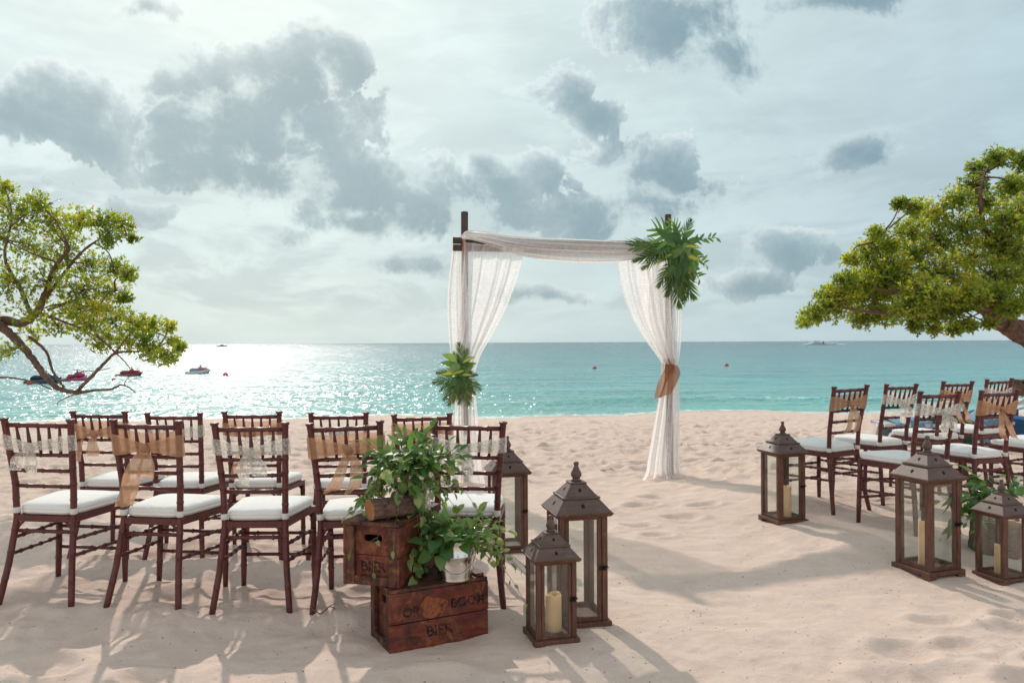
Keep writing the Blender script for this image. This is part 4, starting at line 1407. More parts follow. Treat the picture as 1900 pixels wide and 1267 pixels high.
# left side: strip outside the post, wide swept panel inside, then the fall below the tie
drape([(462, 842, 862), (500, 837, 864), (560, 832, 868), (620, 834, 870), (665, 838, 868), (700, 841, 868)], 60, 40, 2.6, .012, .020, 1, AL, 'drape', 'narrow sheer strip outside the left post', dep=lambda u, v: -.060)
drape([(458, 864, 972), (480, 863, 968), (520, 860, 957), (570, 855, 938), (620, 850, 912), (660, 847, 890), (700, 845, 878)], 110, 50, 4.3, .016, .028, 2, AL, 'drape', 'wide sheer panel swept to the left post', skew=6, dep=lambda u, v: -.135 + .05 * v)
drape([(690, 842, 877), (720, 841, 880), (760, 840, 884), (820, 838, 888), (865, 834, 892), (890, 830, 898), (899, 826, 902)], 80, 40, 5.0, .014, .03, 3, AL, 'drape', 'sheer fall below the left greenery', dep=lambda u, v: -.055 - .03 * v)
# right side
drape([(470, 1143, 1232), (500, 1144, 1236), (540, 1152, 1240), (590, 1171, 1242), (630, 1195, 1246), (655, 1214, 1249), (675, 1228, 1252)], 110, 50, 3.8, .017, .028, 4, AR, 'drape', 'wide sheer panel swept to the right post', dep=lambda u, v: -.135 + .05 * v)
drape([(470, 1240, 1264), (520, 1240, 1263), (580, 1237, 1262), (640, 1234, 1260), (675, 1230, 1255)], 60, 40, 4.0, .010, .018, 5, AR, 'drape', 'narrow sheer strip outside the right post', dep=lambda u, v: -.055)
drape([(672, 1228, 1254), (700, 1226, 1257), (740, 1219, 1258), (800, 1208, 1258), (850, 1199, 1258), (872, 1195, 1261), (884, 1189, 1270), (890, 1183, 1278)], 110, 50, 3.6, .026, .032, 6, AR, 'drape', 'sheer fall spreading to the sand at the right post', dep=lambda u, v: -.058 - .05 * v * v)
# inner layer keeps the fall from reading as a single sheet
drape([(674, 1231, 1253), (740, 1224, 1256), (800, 1214, 1256), (850, 1206, 1254), (887, 1200, 1260)], 80, 40, 5.0, .016, .028, 16, AR, 'drape', None, dep=lambda u, v: .050 + .04 * v * v)
drape([(676, 1231, 1254), (640, 1214, 1252), (590, 1196, 1248), (540, 1192, 1244), (480, 1196, 1240)][::-1], 70, 40, 5.0, .012, .022, 17, AR, 'drape', None, dep=lambda u, v: .030)

# swag over the beam, folds running along it
top = smooth_path([(858, 440), (870, 432), (905, 434), (960, 441), (1050, 446), (1150, 452), (1225, 460)], 81)
bot = smooth_path([(860, 446), (885, 451), (930, 466), (975, 478), (1050, 488), (1130, 489), (1225, 478)], 81)
mb = MB()
def swag(u, v):
    i = int(round(u * 80))
    px_ = top[i][0] * (1 - v) + bot[i][0] * v
    py_ = top[i][1] * (1 - v) + bot[i][1] * v
    d = AL + (AR - AL) * (px_ - 863) / 377
    p = lp(px_, py_, d)
    w = min(1, u * 6) * (.5 + .5 * math.sin(math.pi * min(1, u * 1.2)))
    b = -.125 - .055 * math.sin(math.pi * v) - .020 * w * math.sin(2 * math.pi * (3.2 * v + .5 * u)) - .010 * w * math.sin(2 * math.pi * (6.3 * v - .8 * u) + 1)
    return (p.x, p.y + b, p.z + .006 * w * math.sin(2 * math.pi * 4 * v + 9 * u))
mb.grid(swag, 80, 40)
apart(mb, 'swag', SWAG, 'sheer swag draped across the front of the beam')
mb = MB()
def swag_back(u, v):                      # the half that hangs over the rear of the beam
    i = int(round(u * 80))
    py_ = top[i][1] + (462 + 10 * u - top[i][1]) * v
    d = AL + (AR - AL) * (top[i][0] - 863) / 377
    p = lp(top[i][0], py_, d)
    return (p.x, p.y - .125 + .13 * math.sin(min(1, v * 2.5) * math.pi / 2) + .012 * math.sin(12 * u + 5 * v), p.z + .012 * math.sin(min(1, v * 3) * math.pi))
mb.grid(swag_back, 80, 14)
apart(mb, 'swag', SWAG)
# burlap tie on the right post
mb = MB()
bx = lp(1241, 680, AR)
prof = []
mb.tube([(bx.x - .002, AR - .03, lp(0, 671, AR).z + 0 * k) for k in (0,)] + [(bx.x - .004, AR - .03, lp(1241, 676, AR).z), (bx.x - .002, AR - .032, lp(1241, 684, AR).z), (bx.x, AR - .03, lp(1241, 692, AR).z)], [.062, .066, .064, .058], 14, caps=False)
tie_off = Vector((bx.x, AR - .10, 0))
def tiepath(rows):
    out = []
    for (px_, py_, hw, lean) in rows:
        p = lp(px_, py_, AR)
        out.append((p.x, AR - .125, p.z, hw / sR, lean))
    return out
ribbon(mb, tiepath([(1240, 680, 12, .3), (1243, 693, 15, .35), (1240, 710, 15, .4), (1228, 733, 13, .35)]), 3, pleat=.008, fray=.004)
ribbon(mb, tiepath([(1238, 682, 10, .2), (1230, 697, 12, .5), (1222, 715, 10, .45), (1217, 736, 7, .3)]), 4, pleat=.008, fray=.004)
apart(mb, 'tie', TIE, 'brown burlap tie knotted round the right drape')
mb = MB()
bx = lp(860, 680)
mb.tube([(bx.x, AL - .03, lp(860, 715).z), (bx.x, AL - .03, lp(860, 728).z), (bx.x, AL - .03, lp(860, 740).z)], [.085, .088, .08], 14, caps=False)
ribbon(mb, [tuple(lp(845, 720)[k] - (.12 if k == 1 else 0) for k in range(3)) + (.05, .3), tuple(lp(842, 735)[k] - (.13 if k == 1 else 0) for k in range(3)) + (.045, .35), tuple(lp(838, 748)[k] - (.13 if k == 1 else 0) for k in range(3)) + (.03, .3)], 8, pleat=.006)
ribbon(mb, [tuple(lp(870, 715)[k] - (.12 if k == 1 else 0) for k in range(3)) + (.04, -.3), tuple(lp(872, 728)[k] - (.13 if k == 1 else 0) for k in range(3)) + (.035, -.35), tuple(lp(873, 738)[k] - (.13 if k == 1 else 0) for k in range(3)) + (.02, -.3)], 9, pleat=.006)
apart(mb, 'tie', BURLAP, 'tan burlap tie under the left greenery')

# greenery tied to the arch
def frond_mesh(L, n, W, seed, arch_=.35):
    """palm frond: rib along +x with leaflets both sides"""
    rs = random.Random(seed)
    mb = MB()
    rib = [(L * u, 0, -arch_ * L * u * u + .12 * L * u) for u in np.linspace(0, 1, 9)]
    mb.tube(rib, [.006 * (1 - .8 * i / 8) + .001 for i in range(9)], 5)
    for i in range(n):
        u = .12 + .88 * i / (n - 1)
        x, z = L * u, -arch_ * L * u * u + .12 * L * u
        ll = W * (math.sin(math.pi * min(1, u * .85 + .15)) ** .7 + .25) * rs.uniform(.85, 1.1)
        for s in (-1, 1):
            sw = rs.uniform(.75, 1.05) * (.6 + .9 * u)
            d = Vector((math.sin(sw), s * math.cos(sw), -.12 + rs.uniform(-.12, .1))).normalized()
            nn = Vector((-d.y, d.x, 0)).normalized() * .0068
            a = Vector((x, 0, z))
            b = a + d * ll * .45 + Vector((0, 0, .01))
            c = a + d * ll + Vector((0, 0, -.10 * ll))
            mb.add([a - nn * .5, a + nn * .5, b + nn, b - nn, c], [(0, 1, 2, 3), (3, 2, 4)])
    return mb.mesh('palm_frond', L_PALM)

def monstera_mesh(L):
    mb = MB()
    mb.tube([(0, 0, 0), (L * .5, 0, .03 * L), (L, 0, -.10 * L)], [.006, .004, .002], 5)
    n = 6
    for s in (-1, 1):
        for k in range(n):
            u0, u1 = k / n * .92 - .02, (k + .86) / n * .92
            ln = L * (.30 + .26 * math.sin(math.pi * (k + .6) / n))
            ang_ = R(100 - 13 * k)
            rows = []
            for j in range(5):
                t = j / 4
                wd = (1 - .55 * t ** 2.2) * (u1 - u0) * L * .55
                cx = (u0 + u1) / 2 * L + math.cos(ang_) * ln * t + .12 * ln * t * t
                cy = s * (math.sin(ang_) * ln * t)
                z = .03 * L * math.sin(math.pi * (u0 + u1) / 2) + .10 * ln * t - .26 * ln * t * t
                rows.append([(cx - wd, cy, z), (cx + wd, cy, z)])
            vs = [v for r_ in rows for v in r_]
            mb.add(vs, [(2 * j, 2 * j + 2, 2 * j + 3, 2 * j + 1) if s > 0 else (2 * j, 2 * j + 1, 2 * j + 3, 2 * j + 2) for j in range(4)], 0, True)
    # closed blade along the rib
    mb.grid(lambda u, v: (L * (-.02 + .95 * u), (v - .5) * .34 * L * math.sin(math.pi * (u * .9 + .08)), .035 * L * math.sin(math.pi * u) - .003), 6, 2)
    return mb.mesh('monstera_leaf', L_DARK)
FROND = [frond_mesh(.44, 26, .17, 1), frond_mesh(.40, 24, .14, 2, .5), frond_mesh(.34, 22, .12, 3, .3)]
MONST = monstera_mesh(.36)
STRIPE = [leaf_mesh('striped_leaf', .30, .10, [L_DARK, L_YEL], 'lance', .15, .35, 7, True), leaf_mesh('striped_leaf', .24, .10, [L_DARK, L_YEL], 'oval', .12, .5, 7, True)]
BROAD = [leaf_mesh('broad_leaf', .22, .11, L_PALE, 'oval', .14, .25, 7), leaf_mesh('broad_leaf', .20, .085, L_DARK, 'oval', .18, .35, 7)]

def spray(name, label, c, d, items, seed, k=1.0):
    """items: (kind, px, py, angle in the picture plane, scale, forward tilt)"""
    rs = random.Random(seed)
    base = lp(*c, d)
    base.y -= .14
    t = thing(name, label, 'greenery', base)
    for (kind, px_, py_, a, sc, tilt, dy) in items:
        p = lp(px_, py_, d) - lp(*c, d)
        p = p * k
        p.y = -dy
        sc = sc * k
        dv = (math.cos(R(a)), -math.sin(R(tilt)), math.sin(R(a)))
        me = {'frond': FROND, 'monstera': [MONST], 'stripe': STRIPE, 'broad': BROAD, 'dark': [BROAD[1]], 'pale': [BROAD[0]], 'lance': LF['lance']}[kind]
        me = me[rs.randrange(len(me))]
        mesh_obj(me.name.split('.')[0], me, t, p, leaf_rot(dv, (rs.uniform(-.3, .3), -1, .35), rs.uniform(-.35, .35)), sc)
    return t
rs = random.Random(77)
items = [('frond', 1230, 462, 172, 1.05, 8, .04), ('frond', 1230, 468, 194, .95, 12, .05), ('frond', 1226, 472, 212, .75, 10, .03), ('monstera', 1250, 455, 150, 1.05, 22, .09), ('monstera', 1252, 450, 105, .72, 10, .05),
         ('stripe', 1238, 478, 190, .85, 30, .12), ('stripe', 1262, 462, 8, .75, 30, .12), ('stripe', 1262, 478, -18, .8, 28, .11), ('stripe', 1244, 500, 215, .8, 25, .09), ('stripe', 1262, 500, -50, .75, 20, .10),
         ('pale', 1245, 462, 160, .55, 40, .12), ('broad', 1264, 445, 50, .9, 10, .05), ('dark', 1268, 455, 25, 1.0, 15, .07), ('dark', 1270, 470, -5, 1.0, 15, .06), ('dark', 1266, 485, -35, 1.05, 15, .08), ('dark', 1255, 470, -70, 1.1, 25, .10),
         ('frond', 1246, 492, 252, .95, 12, .09), ('frond', 1250, 495, 268, 1.0, 14, .10), ('frond', 1256, 495, 285, .95, 10, .08), ('frond', 1262, 490, 300, .75, 8, .05), ('frond', 1240, 490, 236, .8, 10, .07), ('frond', 1255, 505, 275, 1.05, 6, .05), ('frond', 1262, 440, 60, .55, 0, .02),
         ('frond', 1258, 485, 262, .7, 25, .13), ('frond', 1252, 512, 265, .9, 8, .08), ('frond', 1260, 512, 280, .85, 8, .07), ('frond', 1244, 508, 248, .8, 10, .08), ('dark', 1262, 510, -75, .9, 12, .09), ('dark', 1262, 525, -80, .8, 8, .07), ('pale', 1248, 505, 262, .8, 20, .12), ('dark', 1272, 500, -55, .8, 8, .05)]
for k in range(34):
    items.append(('dark' if k % 4 else 'broad', 1252 + rs.uniform(-16, 20), 474 + rs.uniform(-24, 30), rs.uniform(0, 360), rs.uniform(.5, .85), rs.uniform(10, 40), rs.uniform(.02, .1)))
for k in range(22):
    items.append((('dark', 'dark', 'broad', 'monstera')[k % 4], 1248 + rs.uniform(-20, 20), 472 + rs.uniform(-24, 34), rs.uniform(140, 400), rs.uniform(.75, 1.15) * (.55 if k % 4 == 3 else 1), rs.uniform(15, 45), rs.uniform(.04, .12)))
top_spray = spray('greenery_spray', 'large spray of palm, monstera and striped leaves at the upper right of the arch', (1250, 476), AR, items, 4, .86)
# two leafy sprigs sticking out to the right
for (px_, py_, a, L) in ((1272, 455, 18, .30), (1274, 482, -14, .18), (1270, 500, -38, .16)):
    p0 = (lp(px_, py_, AR) - lp(1252, 472, AR)) * .9
    p0.y = -.06
    rs2 = random.Random(int(px_ + py_))
    path = [p0 + Vector((math.cos(R(a)) * L * t, -.02 * t, math.sin(R(a)) * L * t + .02 * math.sin(4 * t))) for t in np.linspace(0, 1, 8)]
    st = MB().tube(path, .003, 5).build('sprig', L_STEM, top_spray)
    for k in range(9):
        i = 2 + int(k * 5 / 8)
        dv = (math.cos(R(a) + (1 if k % 2 else -1) * rs2.uniform(.5, 1.3)), rs2.uniform(-.5, .3), math.sin(R(a) + (1 if k % 2 else -1) * rs2.uniform(.5, 1.3)))
        mesh_obj('leaf', LF['lance'][k % 2], st, path[i], leaf_rot(dv, (0, -1, .4), rs2.uniform(-.5, .5)), rs2.uniform(.7, 1.0))

items = [('frond', 848, 690, 178, .62, 10, .05), ('frond', 846, 700, 196, .66, 12, .06), ('frond', 846, 705, 214, .72, 12, .06), ('frond', 848, 708, 232, .72, 12, .08), ('frond', 852, 712, 250, .70, 12, .09), ('frond', 858, 712, 270, .66, 14, .10), ('frond', 862, 712, 288, .66, 12, .09),
         ('frond', 866, 705, 306, .68, 10, .07), ('frond', 864, 698, 325, .62, 8, .06), ('frond', 862, 690, 350, .55, 6, .05), ('frond', 860, 672, 95, .62, 0, .03), ('frond', 856, 672, 110, .45, 0, .03), ('frond', 864, 668, 78, .42, 0, .02),
         ('pale', 850, 662, 150, .95, 20, .10), ('dark', 848, 672, 168, 1.0, 15, .09), ('pale', 858, 672, 205, .9, 35, .13), ('stripe', 862, 668, 35, .62, 22, .11), ('stripe', 868, 684, 195, .62, 38, .15), ('stripe', 846, 692, 182, .62, 18, .11), ('dark', 866, 676, 20, .8, 15, .08),
         ('dark', 858, 684, -60, .8, 30, .12), ('stripe', 860, 696, 10, .5, 30, .14), ('dark', 850, 700, 230, .9, 20, .11), ('frond', 856, 700, 258, .6, 25, .13), ('frond', 860, 700, 278, .58, 25, .13), ('dark', 866, 698, -75, .8, 20, .12)]
for k in range(12):
    items.append(('dark', 857 + rs.uniform(-12, 10), 685 + rs.uniform(-16, 16), rs.uniform(0, 360), rs.uniform(.45, .75), rs.uniform(10, 40), rs.uniform(.03, .1)))
for k in range(16):
    items.append(('dark' if k % 3 else 'broad', 856 + rs.uniform(-12, 12), 684 + rs.uniform(-18, 24), rs.uniform(0, 360), rs.uniform(.7, 1.05), rs.uniform(15, 45), rs.uniform(.05, .12)))
spray('greenery_spray', 'smaller spray of palm and striped leaves tied halfway up the left post', (855, 688), AL, items, 9, .76)

# ------------------------------------------------------------------ trees
def tree(name, label, seed, limbs, clumps, base, leafL, s_tw, per, thin=1.0):
    rs = random.Random(seed)
    npr = np.random.default_rng(seed)
    t = thing(name, label, 'tree', base)
    off = Vector(base)
    nodes = []
    for li, (nm, pts) in enumerate(limbs):
        raw = [(*at(px_, py_, d), r * thin * (.74 if r > .03 else .9)) for (px_, py_, d, r) in pts]
        sm = smooth_path(raw, 9 * len(raw))
        P_ = []
        for i, q in enumerate(sm):
            k = q[3]
            P_.append((Vector(q[:3]) + Vector((rs.uniform(-1, 1), rs.uniform(-1, 1), rs.uniform(-1, 1))) * k * .16, k * (1 + rs.uniform(-.10, .10))))
            nodes.append((Vector(q[:3]), k))
        MB().tube([p - off for p, _ in P_], [max(.003, r_) for _, r_ in P_], 10 if P_[0][1] > .05 else 7).build(nm, DRIFT, t)
    nv = np.array([tuple(n_[0]) for n_ in nodes])
    tw = MB()
    LV, LFc, LT = [], [], []
    for (px_, py_, d, rp, cnt) in clumps:
        c = at(px_, py_, d)
        r_ = rp / FPX * d
        i = int(((nv - np.array(c)) ** 2).sum(1).argmin())
        a = nodes[i][0]
        mid = a.lerp(c, .5) + Vector((rs.uniform(-1, 1), rs.uniform(-1, 1), rs.uniform(-.3, 1))) * .12 * (c - a).length
        pa = smooth_path([tuple(a), tuple(mid), tuple(c)], 8)
        tw.tube([Vector(p) - off for p in pa], [max(.006, .018 * s_tw * (1 - .7 * k / 7)) for k in range(8)], 5, caps=False)
        ctint = rs.gauss(0, .13)
        m = int(cnt * per)
        for k in range(m):
            v = Vector((rs.gauss(0, 1), rs.gauss(0, 1), rs.gauss(0, 1))).normalized()
            q = rs.random() ** .5 * (1.0 if rs.random() > .2 else rs.uniform(1, 1.3))
            p = c + Vector((v.x * 1.05, v.y * 1.1, v.z * .82)) * r_ * q
            if k % 3 == 0:
                b = c.lerp(p, .15) + Vector((rs.uniform(-1, 1), rs.uniform(-1, 1), rs.uniform(-1, 0))) * r_ * .15
                mm = b.lerp(p, .6) + Vector((rs.uniform(-1, 1), rs.uniform(-1, 1), rs.uniform(-1, 1))) * r_ * .12
                tw.tube([b - off, mm - off, p - off], [.0055 * s_tw, .004 * s_tw, .0022 * s_tw], 4, caps=False)
            out = (v + Vector((0, 0, .75)) + Vector((rs.uniform(-.4, .4),) * 3)).normalized()
            ax = out.orthogonal().normalized()
            nl = rs.randint(4, 7)
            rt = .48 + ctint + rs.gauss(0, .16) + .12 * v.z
            for j in range(nl):
                th = 6.283 * (j + rs.uniform(-.25, .25)) / nl
                sd = Quaternion(out, th) @ ax
                dd = (sd * rs.uniform(.4, 1.0) + out * rs.uniform(.1, 1.3) + Vector((rs.uniform(-.3, .3), rs.uniform(-.3, .3), rs.uniform(-.3, .3)))).normalized()
                L = leafL * rs.uniform(.55, 1.25)
                w = L * rs.uniform(.22, .30)
                up = out.cross(dd)
                if up.length < 1e-3:
                    continue
                sdv = up.normalized()
                nn = dd.cross(sdv)
                p0 = p + dd * L * .08 - out * rs.uniform(0, .9) * leafL + Vector((rs.uniform(-1, 1), rs.uniform(-1, 1), rs.uniform(-1, 1))) * leafL * .25 - off
                b0 = len(LV)
                LV.extend([p0, p0 + dd * L * .42 + sdv * w + nn * w * .3, p0 + dd * L * .55 - nn * L * .03, p0 + dd * L * .42 - sdv * w + nn * w * .3, p0 + dd * L * .98 - nn * L * .10])
                LFc.extend([(b0, b0 + 2, b0 + 1), (b0, b0 + 3, b0 + 2), (b0 + 1, b0 + 2, b0 + 4), (b0 + 2, b0 + 3, b0 + 4)])
                tt = min(.90, max(0, rt + rs.gauss(0, .08)))
                if rs.random() < .03:
                    tt = rs.uniform(.92, 1.0)
                LT.append(tt)
    o = tw.build('twigs', DRIFT, t)
    o['kind'] = 'stuff'
    me = bpy.data.meshes.new('crown')
    me.from_pydata([tuple(v) for v in LV], [], LFc)
    me.materials.append(L_TREE)
    at_ = me.attributes.new('tint', 'FLOAT', 'POINT')
    at_.data.foreach_set('value', np.repeat(np.array(LT), 5))
    me.polygons.foreach_set('use_smooth', np.ones(len(LFc), bool))
    me.update()
    o = mesh_obj('crown', me, t)
    o['kind'] = 'stuff'
    return t

rs = random.Random(21)
def jit(d, a):
    return d + rs.uniform(-a, a)
LC = [(165, 605, 34, .5), (110, 605, 30, .4), (185, 640, 24, .35), (150, 575, 36, .6), (265, 630, 26, .5), (60, 615, 26, .3), (-10, 372, 62, 1), (50, 392, 50, 1), (98, 408, 46, .9), (150, 405, 34, .7), (192, 408, 30, .6), (226, 414, 24, .5), (248, 442, 13, .25), (205, 440, 26, .45), (120, 440, 40, .6), (10, 348, 18, .3), (70, 372, 22, .35),
      (0, 440, 60, .9), (60, 455, 50, .8), (120, 478, 45, .7), (168, 492, 42, .8), (212, 495, 30, .6), (238, 508, 18, .4), (20, 520, 55, .8), (90, 520, 50, .8), (150, 532, 48, .9), (205, 540, 36, .7), (232, 552, 16, .3), (180, 570, 42, .8), (130, 580, 36, .5), (60, 580, 40, .5),
      (215, 592, 36, .7), (250, 600, 34, .7), (283, 602, 26, .55), (312, 604, 16, .35), (240, 632, 28, .45), (280, 652, 26, .55), (306, 660, 24, .5), (332, 645, 16, .4), (318, 632, 14, .25), (200, 622, 26, .35), (20, 648, 18, .15), (-10, 650, 30, .4),
      (-70, 400, 80, 1), (-80, 500, 90, 1), (-130, 440, 100, 1), (-150, 560, 90, .8), (-210, 500, 110, .8), (-60, 580, 60, .7), (-260, 560, 90, .6), (-180, 370, 80, .7)]
LC = [(x, y, jit(8.0, .55), r, c) for x, y, r, c in LC]
bx_ = at(-330, 890, 8.3)
tree('leaning_tree', 'wind-bent tree reaching in from the left edge over the jet skis', 5, [
    ('trunk', [(-330, 900, 8.3, .20), (-250, 800, 8.2, .17), (-150, 690, 8.1, .15), (-60, 620, 8.0, .13), (0, 596, 8.0, .105), (40, 600, 7.95, .085), (68, 580, 8.0, .075), (84, 545, 8.0, .06), (100, 500, 8.0, .045), (130, 460, 8.0, .03)]),
    ('limb', [(-20, 586, 7.95, .10), (25, 625, 7.85, .085), (62, 668, 7.75, .07), (85, 700, 7.7, .06), (112, 722, 7.65, .05), (150, 728, 7.6, .04)]),
    ('limb', [(138, 730, 7.6, .036), (168, 700, 7.6, .030), (195, 672, 7.6, .025), (215, 655, 7.65, .022), (250, 652, 7.7, .016), (290, 648, 7.75, .010)]),
    ('limb', [(140, 730, 7.6, .030), (175, 724, 7.55, .022), (205, 722, 7.5, .017), (228, 714, 7.5, .013), (252, 728, 7.5, .010)]),
    ('limb', [(55, 625, 7.9, .028), (85, 652, 7.8, .024), (98, 690, 7.7, .022), (118, 718, 7.6, .02)]),
    ('limb', [(215, 655, 7.65, .018), (190, 632, 7.8, .016), (150, 610, 7.9, .018), (100, 590, 8.0, .024), (70, 580, 8.0, .03)]),
    ('limb', [(214, 655, 7.65, .016), (232, 630, 7.8, .012), (255, 606, 7.9, .010)]),
    ('limb', [(-40, 705, 7.9, .022), (10, 700, 7.8, .016), (60, 708, 7.7, .013), (95, 722, 7.65, .012)]),
    ('limb', [(80, 560, 8.0, .05), (110, 520, 8.05, .035), (150, 470, 8.05, .024), (195, 440, 8.1, .014), (235, 438, 8.1, .008)]),
    ('limb', [(60, 590, 8.0, .05), (40, 540, 8.1, .045), (10, 480, 8.1, .035), (20, 420, 8.1, .02)]),
    ('limb', [(90, 575, 8.0, .035), (130, 560, 7.9, .025), (180, 545, 7.9, .015), (215, 540, 7.9, .009)]),
    ('limb', [(-60, 620, 8.0, .09), (-110, 540, 8.1, .06), (-150, 460, 8.2, .04), (-120, 400, 8.2, .02)]),
    ('limb', [(140, 730, 7.6, .012), (108, 745, 7.6, .006), (106, 752, 7.6, .004)]),
    ('limb', [(98, 715, 7.65, .010), (150, 690, 7.6, .008), (180, 688, 7.6, .005), (205, 682, 7.6, .004)]),
    ('limb', [(215, 655, 7.65, .012), (232, 672, 7.6, .008), (242, 690, 7.6, .006), (230, 712, 7.5, .008)])],
    LC, (bx_.x, bx_.y, gz(bx_.x, bx_.y)), .043, .6, 130, .64)

RC = [(1885, 400, 48, 1), (1890, 515, 46, 1), (1895, 345, 36, .8), (1870, 460, 44, 1), (1900, 300, 24, .5), (1640, 520, 42, .9), (1600, 525, 34, .7), (1655, 455, 26, .5), (1560, 545, 32, .7), (1720, 540, 46, .9), (1770, 575, 30, .6), (1820, 545, 34, .6), (1492, 596, 16, .3), (1515, 582, 28, .6), (1550, 568, 36, .8), (1535, 548, 24, .5), (1590, 548, 42, 1), (1570, 520, 26, .55), (1630, 540, 48, 1.1), (1620, 500, 38, .9), (1612, 465, 30, .7), (1580, 480, 18, .3), (1628, 432, 18, .35), (1648, 455, 20, .35),
      (1680, 525, 50, 1.1), (1660, 490, 32, .7), (1700, 470, 40, .9), (1690, 425, 34, .7), (1672, 376, 15, .3), (1700, 385, 24, .5), (1735, 395, 34, .7), (1740, 445, 48, 1.1), (1745, 505, 52, 1.1), (1790, 420, 46, 1), (1775, 368, 28, .6), (1806, 345, 28, .6), (1815, 312, 22, .45), (1850, 292, 24, .5), (1876, 286, 10, .2), (1830, 375, 36, .7), (1880, 345, 28, .6),
      (1800, 480, 52, 1.1), (1850, 440, 52, 1), (1895, 400, 45, .8), (1850, 510, 46, .9), (1895, 480, 50, .8), (1800, 535, 40, .8), (1690, 570, 40, .9), (1640, 580, 34, .8), (1600, 590, 26, .6), (1735, 585, 24, .5), (1770, 608, 20, .45), (1800, 602, 18, .4), (1735, 612, 14, .25), (1700, 604, 18, .35), (1850, 560, 34, .6), (1895, 560, 36, .5), (1835, 600, 14, .3),
      (1960, 380, 70, .9), (1980, 470, 90, 1), (2060, 420, 100, 1), (1960, 550, 60, .7), (2080, 520, 90, .8), (2160, 460, 90, .7), (2020, 330, 60, .6)]
RC = [(x, y, jit(9.8, .7), r, c) for x, y, r, c in RC]
RC += [(1760, 552, 9.15, 30, .6), (1805, 548, 9.15, 32, .7), (1850, 548, 9.2, 30, .6), (1715, 560, 9.15, 30, .6), (1880, 575, 9.2, 26, .45)]
bx_ = at(2190, 830, 10.2)
tree('leaning_tree', 'broad wind-swept tree leaning in from the right edge', 8, [
    ('trunk', [(2190, 840, 10.2, .30), (2110, 760, 10.1, .27), (2010, 690, 10.0, .23), (1940, 645, 9.9, .20), (1890, 615, 9.8, .17), (1855, 596, 9.8, .15), (1830, 575, 9.8, .12), (1800, 562, 9.8, .10), (1760, 560, 9.75, .075), (1715, 568, 9.7, .05), (1670, 580, 9.6, .03), (1620, 580, 9.6, .02), (1560, 570, 9.6, .012)]),
    ('limb', [(1880, 602, 9.8, .10), (1850, 575, 9.75, .09), (1815, 566, 9.6, .07), (1775, 575, 9.5, .055), (1735, 560, 9.5, .04), (1690, 545, 9.5, .028), (1640, 540, 9.5, .018)]),
    ('limb', [(1745, 564, 9.7, .05), (1715, 585, 9.6, .04), (1690, 602, 9.6, .025)]),
    ('limb', [(1840, 580, 9.8, .09), (1862, 540, 9.9, .07), (1858, 490, 9.9, .055), (1830, 430, 9.9, .04), (1820, 370, 9.9, .025), (1830, 320, 9.9, .012)]),
    ('limb', [(1800, 562, 9.8, .06), (1770, 520, 9.9, .045), (1740, 460, 9.9, .03), (1710, 410, 9.9, .015)]),
    ('limb', [(1760, 560, 9.75, .045), (1710, 520, 9.7, .03), (1650, 490, 9.7, .02), (1620, 450, 9.7, .010)]),
    ('limb', [(1935, 640, 9.9, .14), (1960, 560, 10, .10), (1985, 480, 10.1, .07), (2000, 400, 10.1, .04)]),
    ('limb', [(2110, 760, 10.1, .17), (2010, 735, 9.8, .15), (1940, 722, 9.6, .14), (1900, 719, 9.5, .125), (1878, 722, 9.45, .10), (1862, 727, 9.4, .05)])],
    RC, (bx_.x, bx_.y, gz(bx_.x, bx_.y)), .046, .8, 300)

